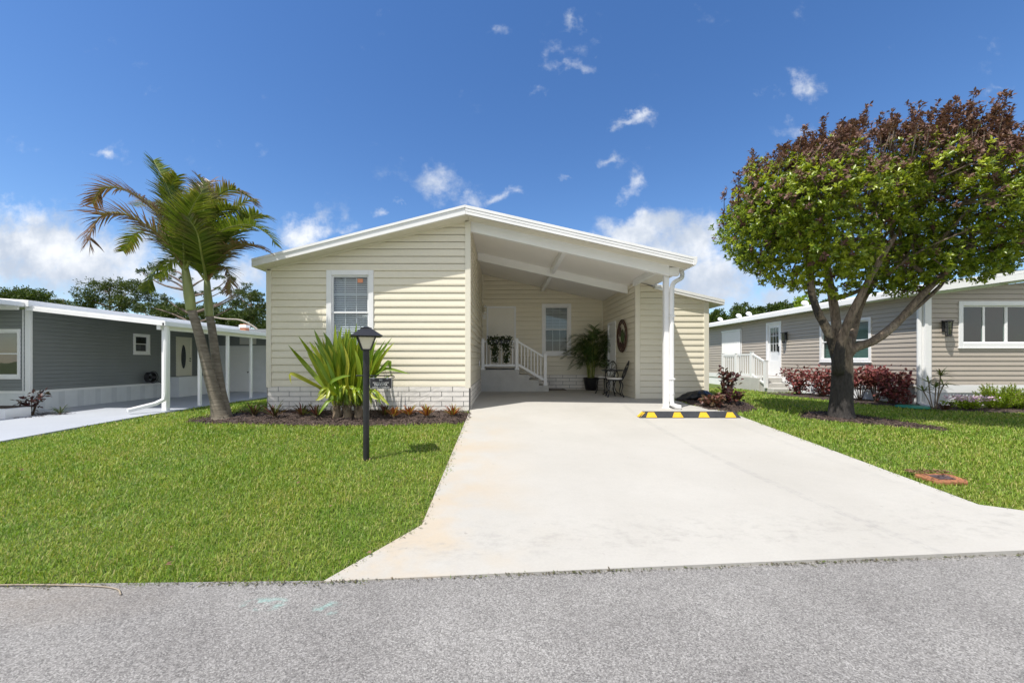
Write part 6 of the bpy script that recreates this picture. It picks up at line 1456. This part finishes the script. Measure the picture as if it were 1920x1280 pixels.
far_tree('pine_tree', 'open crooked pine directly behind the palm crown', 'pine', 375, 28, 520, 640, [(265, 510, 0, .55, .25), (285, 500, 0, .5, .25), (300, 520, .3, .55, .3), (320, 508, 0, .5, .25), (345, 522, .3, .5, .3), (405, 515, 0, .55, .3), (430, 522, 0, .6, .3), (420, 545, 0, .5, .25), (455, 548, 0, .6, .3), (445, 570, .4, .6, .3), (310, 560, 0, .6, .3), (340, 575, 0, .55, .3), (280, 575, 0, .6, .3), (400, 575, .5, .6, .3), (375, 550, .4, .45, .25), (465, 535, 0, .4, .2)], 'pine_leaf', 760, .17, .03, tr=.22, group=GP, lean=-30)
far_tree('pine_tree', 'dark pine right of the palm, touching the cream house corner', 'pine', 470, 30, 555, 640, pads(440, 500, 555, 610, 12, .8, .5), 'pine_leaf', 800, .18, .035, group=GP)
far_tree('pine_tree', 'low dark pine between the palm trunks and grey roof', 'pine', 345, 34, 580, 650, pads(290, 400, 578, 612, 12, 1.0, .5), 'pine_leaf', 560, .2, .04, group=GP)
far_tree('pine_tree', 'leafy tree low behind the shed end of the carport', 'pine', 440, 36, 590, 650, pads(405, 500, 588, 622, 12, 1.1, .6), 'hedge_leaf', 500, .2, .05, group=GP)
far_tree('broadleaf_tree', 'yellow green bush rising over the left roof edge', 'tree', 40, 32, 560, 620, pads(-25, 95, 548, 580, 12, 1.1, .5), 'hedge_leaf', 480, .2, .055, 'grey_twig')
far_tree('broadleaf_tree', 'brownish half bare tree between bush and flat-topped pine', 'tree', 118, 34, 560, 620, pads(85, 150, 565, 590, 7, .8, .35), 'pine_leaf', 260, .2, .04, 'grey_twig')
far_tree('pine_tree', 'dark round pine low between the half bare tree and flat-topped pine', 'pine', 142, 38, 570, 640, pads(95, 185, 575, 600, 12, 1.1, .5), 'pine_leaf', 520, .2, .04, group=GP)
far_tree('pine_tree', 'dark pine filling the gap right of the flat-topped pine', 'pine', 300, 38, 570, 640, pads(262, 345, 572, 606, 12, 1.1, .5), 'pine_leaf', 520, .2, .04, group=GP)
far_tree('pine_tree', 'dark pine low behind both palm trunks', 'pine', 395, 40, 572, 640, pads(350, 440, 575, 615, 12, 1.2, .6), 'pine_leaf', 520, .2, .04, group=GP)
# bare grey twiggy trees at the far left
def bare(px, Y, top, lab, spread=1.6):
    b = W(px, 620, Y); t = thing('bare_tree', lab, 'tree', (b.x, Y, 0), 0, 'bare grey trees beyond the left roof'); mb = MB(); tp = W(px, top, Y)
    def br(p, d, l, r, k):
        q = p+d*l; mb.tube([p, p.lerp(q, .5)+Vector((random.uniform(-.08, .08), 0, random.uniform(-.05, .05)))*l, q], [r, r*.8, r*.6], 4)
        if k:
            for _ in range(3):
                dd = (d+Vector((random.uniform(-1, 1), random.uniform(-.6, .6), random.uniform(-.5, .6)))*.85).normalized(); br(q if random.random() < .6 else p.lerp(q, .6), dd, l*random.uniform(.55, .8), r*.62, k-1)
    p0 = Vector((b.x, Y, -.2)); p1 = Vector((b.x, Y, tp.z*.62)); mb.tube([p0, p1], [.16, .10], 6)
    for k in range(6): a = k*1.05; br(p1, Vector((math.cos(a), .4*math.sin(a), .75)).normalized(), spread*.55, .05, 4)
    mb.build('trunk', M['grey_twig'], t)
bare(25, 36, 535, 'bare grey twiggy tree at the far left edge'); bare(82, 35, 540, 'bare grey twiggy tree above the roof, right of the first', 1.5); bare(122, 37, 548, 'smaller bare tree nearest the flat-topped pine', 1.1)
# fallen bare branch arching behind the carport roof
q = [W(x, y, 27) for x, y in ((385, 592), (420, 598), (450, 600), (475, 612), (488, 625), (492, 640))]; mb = MB(); mb.tube(curve_pts(q, 18), [.05+.03*i/17 for i in range(18)], 6); mb.tube(curve_pts([W(458, 604, 27), W(456, 612, 27), W(455, 618, 27)], 5), .02, 5)
tag(mb.build('bare_branch', M['cushion'] if False else pmat('bleached_wood', (.36, .32, .28), .9, .15, 4), smooth=True), 'pale bare branch arching over the far carport roof', 'branch')
# row of green trees behind the taupe home
GH = 'green trees behind the taupe home'
labs = ['first green tree beside the cream wing roof', 'narrow pointed green tree behind the roof vents', 'rounded green tree behind the third roof vent', 'taller green tree right of the roof vents', 'yellow green tree left of the big tree limbs', 'yellowish tree seen between the big tree limbs']
for i, (px, top, hw, lf) in enumerate(((1345, 580, 32, 'hedge_leaf'), (1390, 572, 24, 'hedge_leaf'), (1425, 572, 30, 'hedge_leaf'), (1462, 566, 32, 'hedge_leaf'), (1508, 552, 24, 'bright_leaf'), (1545, 565, 22, 'hedge_leaf'))):
    cl = []
    for _ in range(26):
        u = random.uniform(0, 1); y = top+8+u*66; cl.append((px+random.uniform(-1, 1)*hw*(.25+.75*u**.7), y, random.uniform(-1.2, 1.2), .75, .6))
    far_tree('green_tree', labs[i], 'tree', px, 34, top+6, 650, cl, lf, 420, .19, .05, 'bark', group=GH, limbs=False)
far_tree('green_tree', 'grey green tree behind the right end of the taupe roof', 'tree', 1880, 21, 500, 600, pads(1858, 1900, 492, 530, 10, .55, .4, .6), 'hedge_leaf', 800, .13, .035, 'bark', group=GH)
# dark red fan of a palm at the far right edge
rp = thing('red_palm', 'dark red spiky palm at the far right edge', 'palm', (W(1945, 0, 19).x, 19, 0)); c = W(1945, 505, 19)
mb = MB(); mb.tube([(c.x, 19, -.2), tuple(c)], .12, 8); mb.build('trunk', M['pine_bark'], rp)
for k in range(12):
    a = k*.55; d = Vector((math.cos(a), .3*math.sin(a*2), math.sin(a))); 
    if d.z < -.4: continue
    frond([c, c+d*.5+Vector((0, 0, .1)), c+d*1.1], .4, 16, .04, rp, M['dark_red_leaf'], M['rachis_dry'], droop=.3, vee=.1, r0=.012, seg=2)
# hedge-like wood closing the view between the homes at the very back
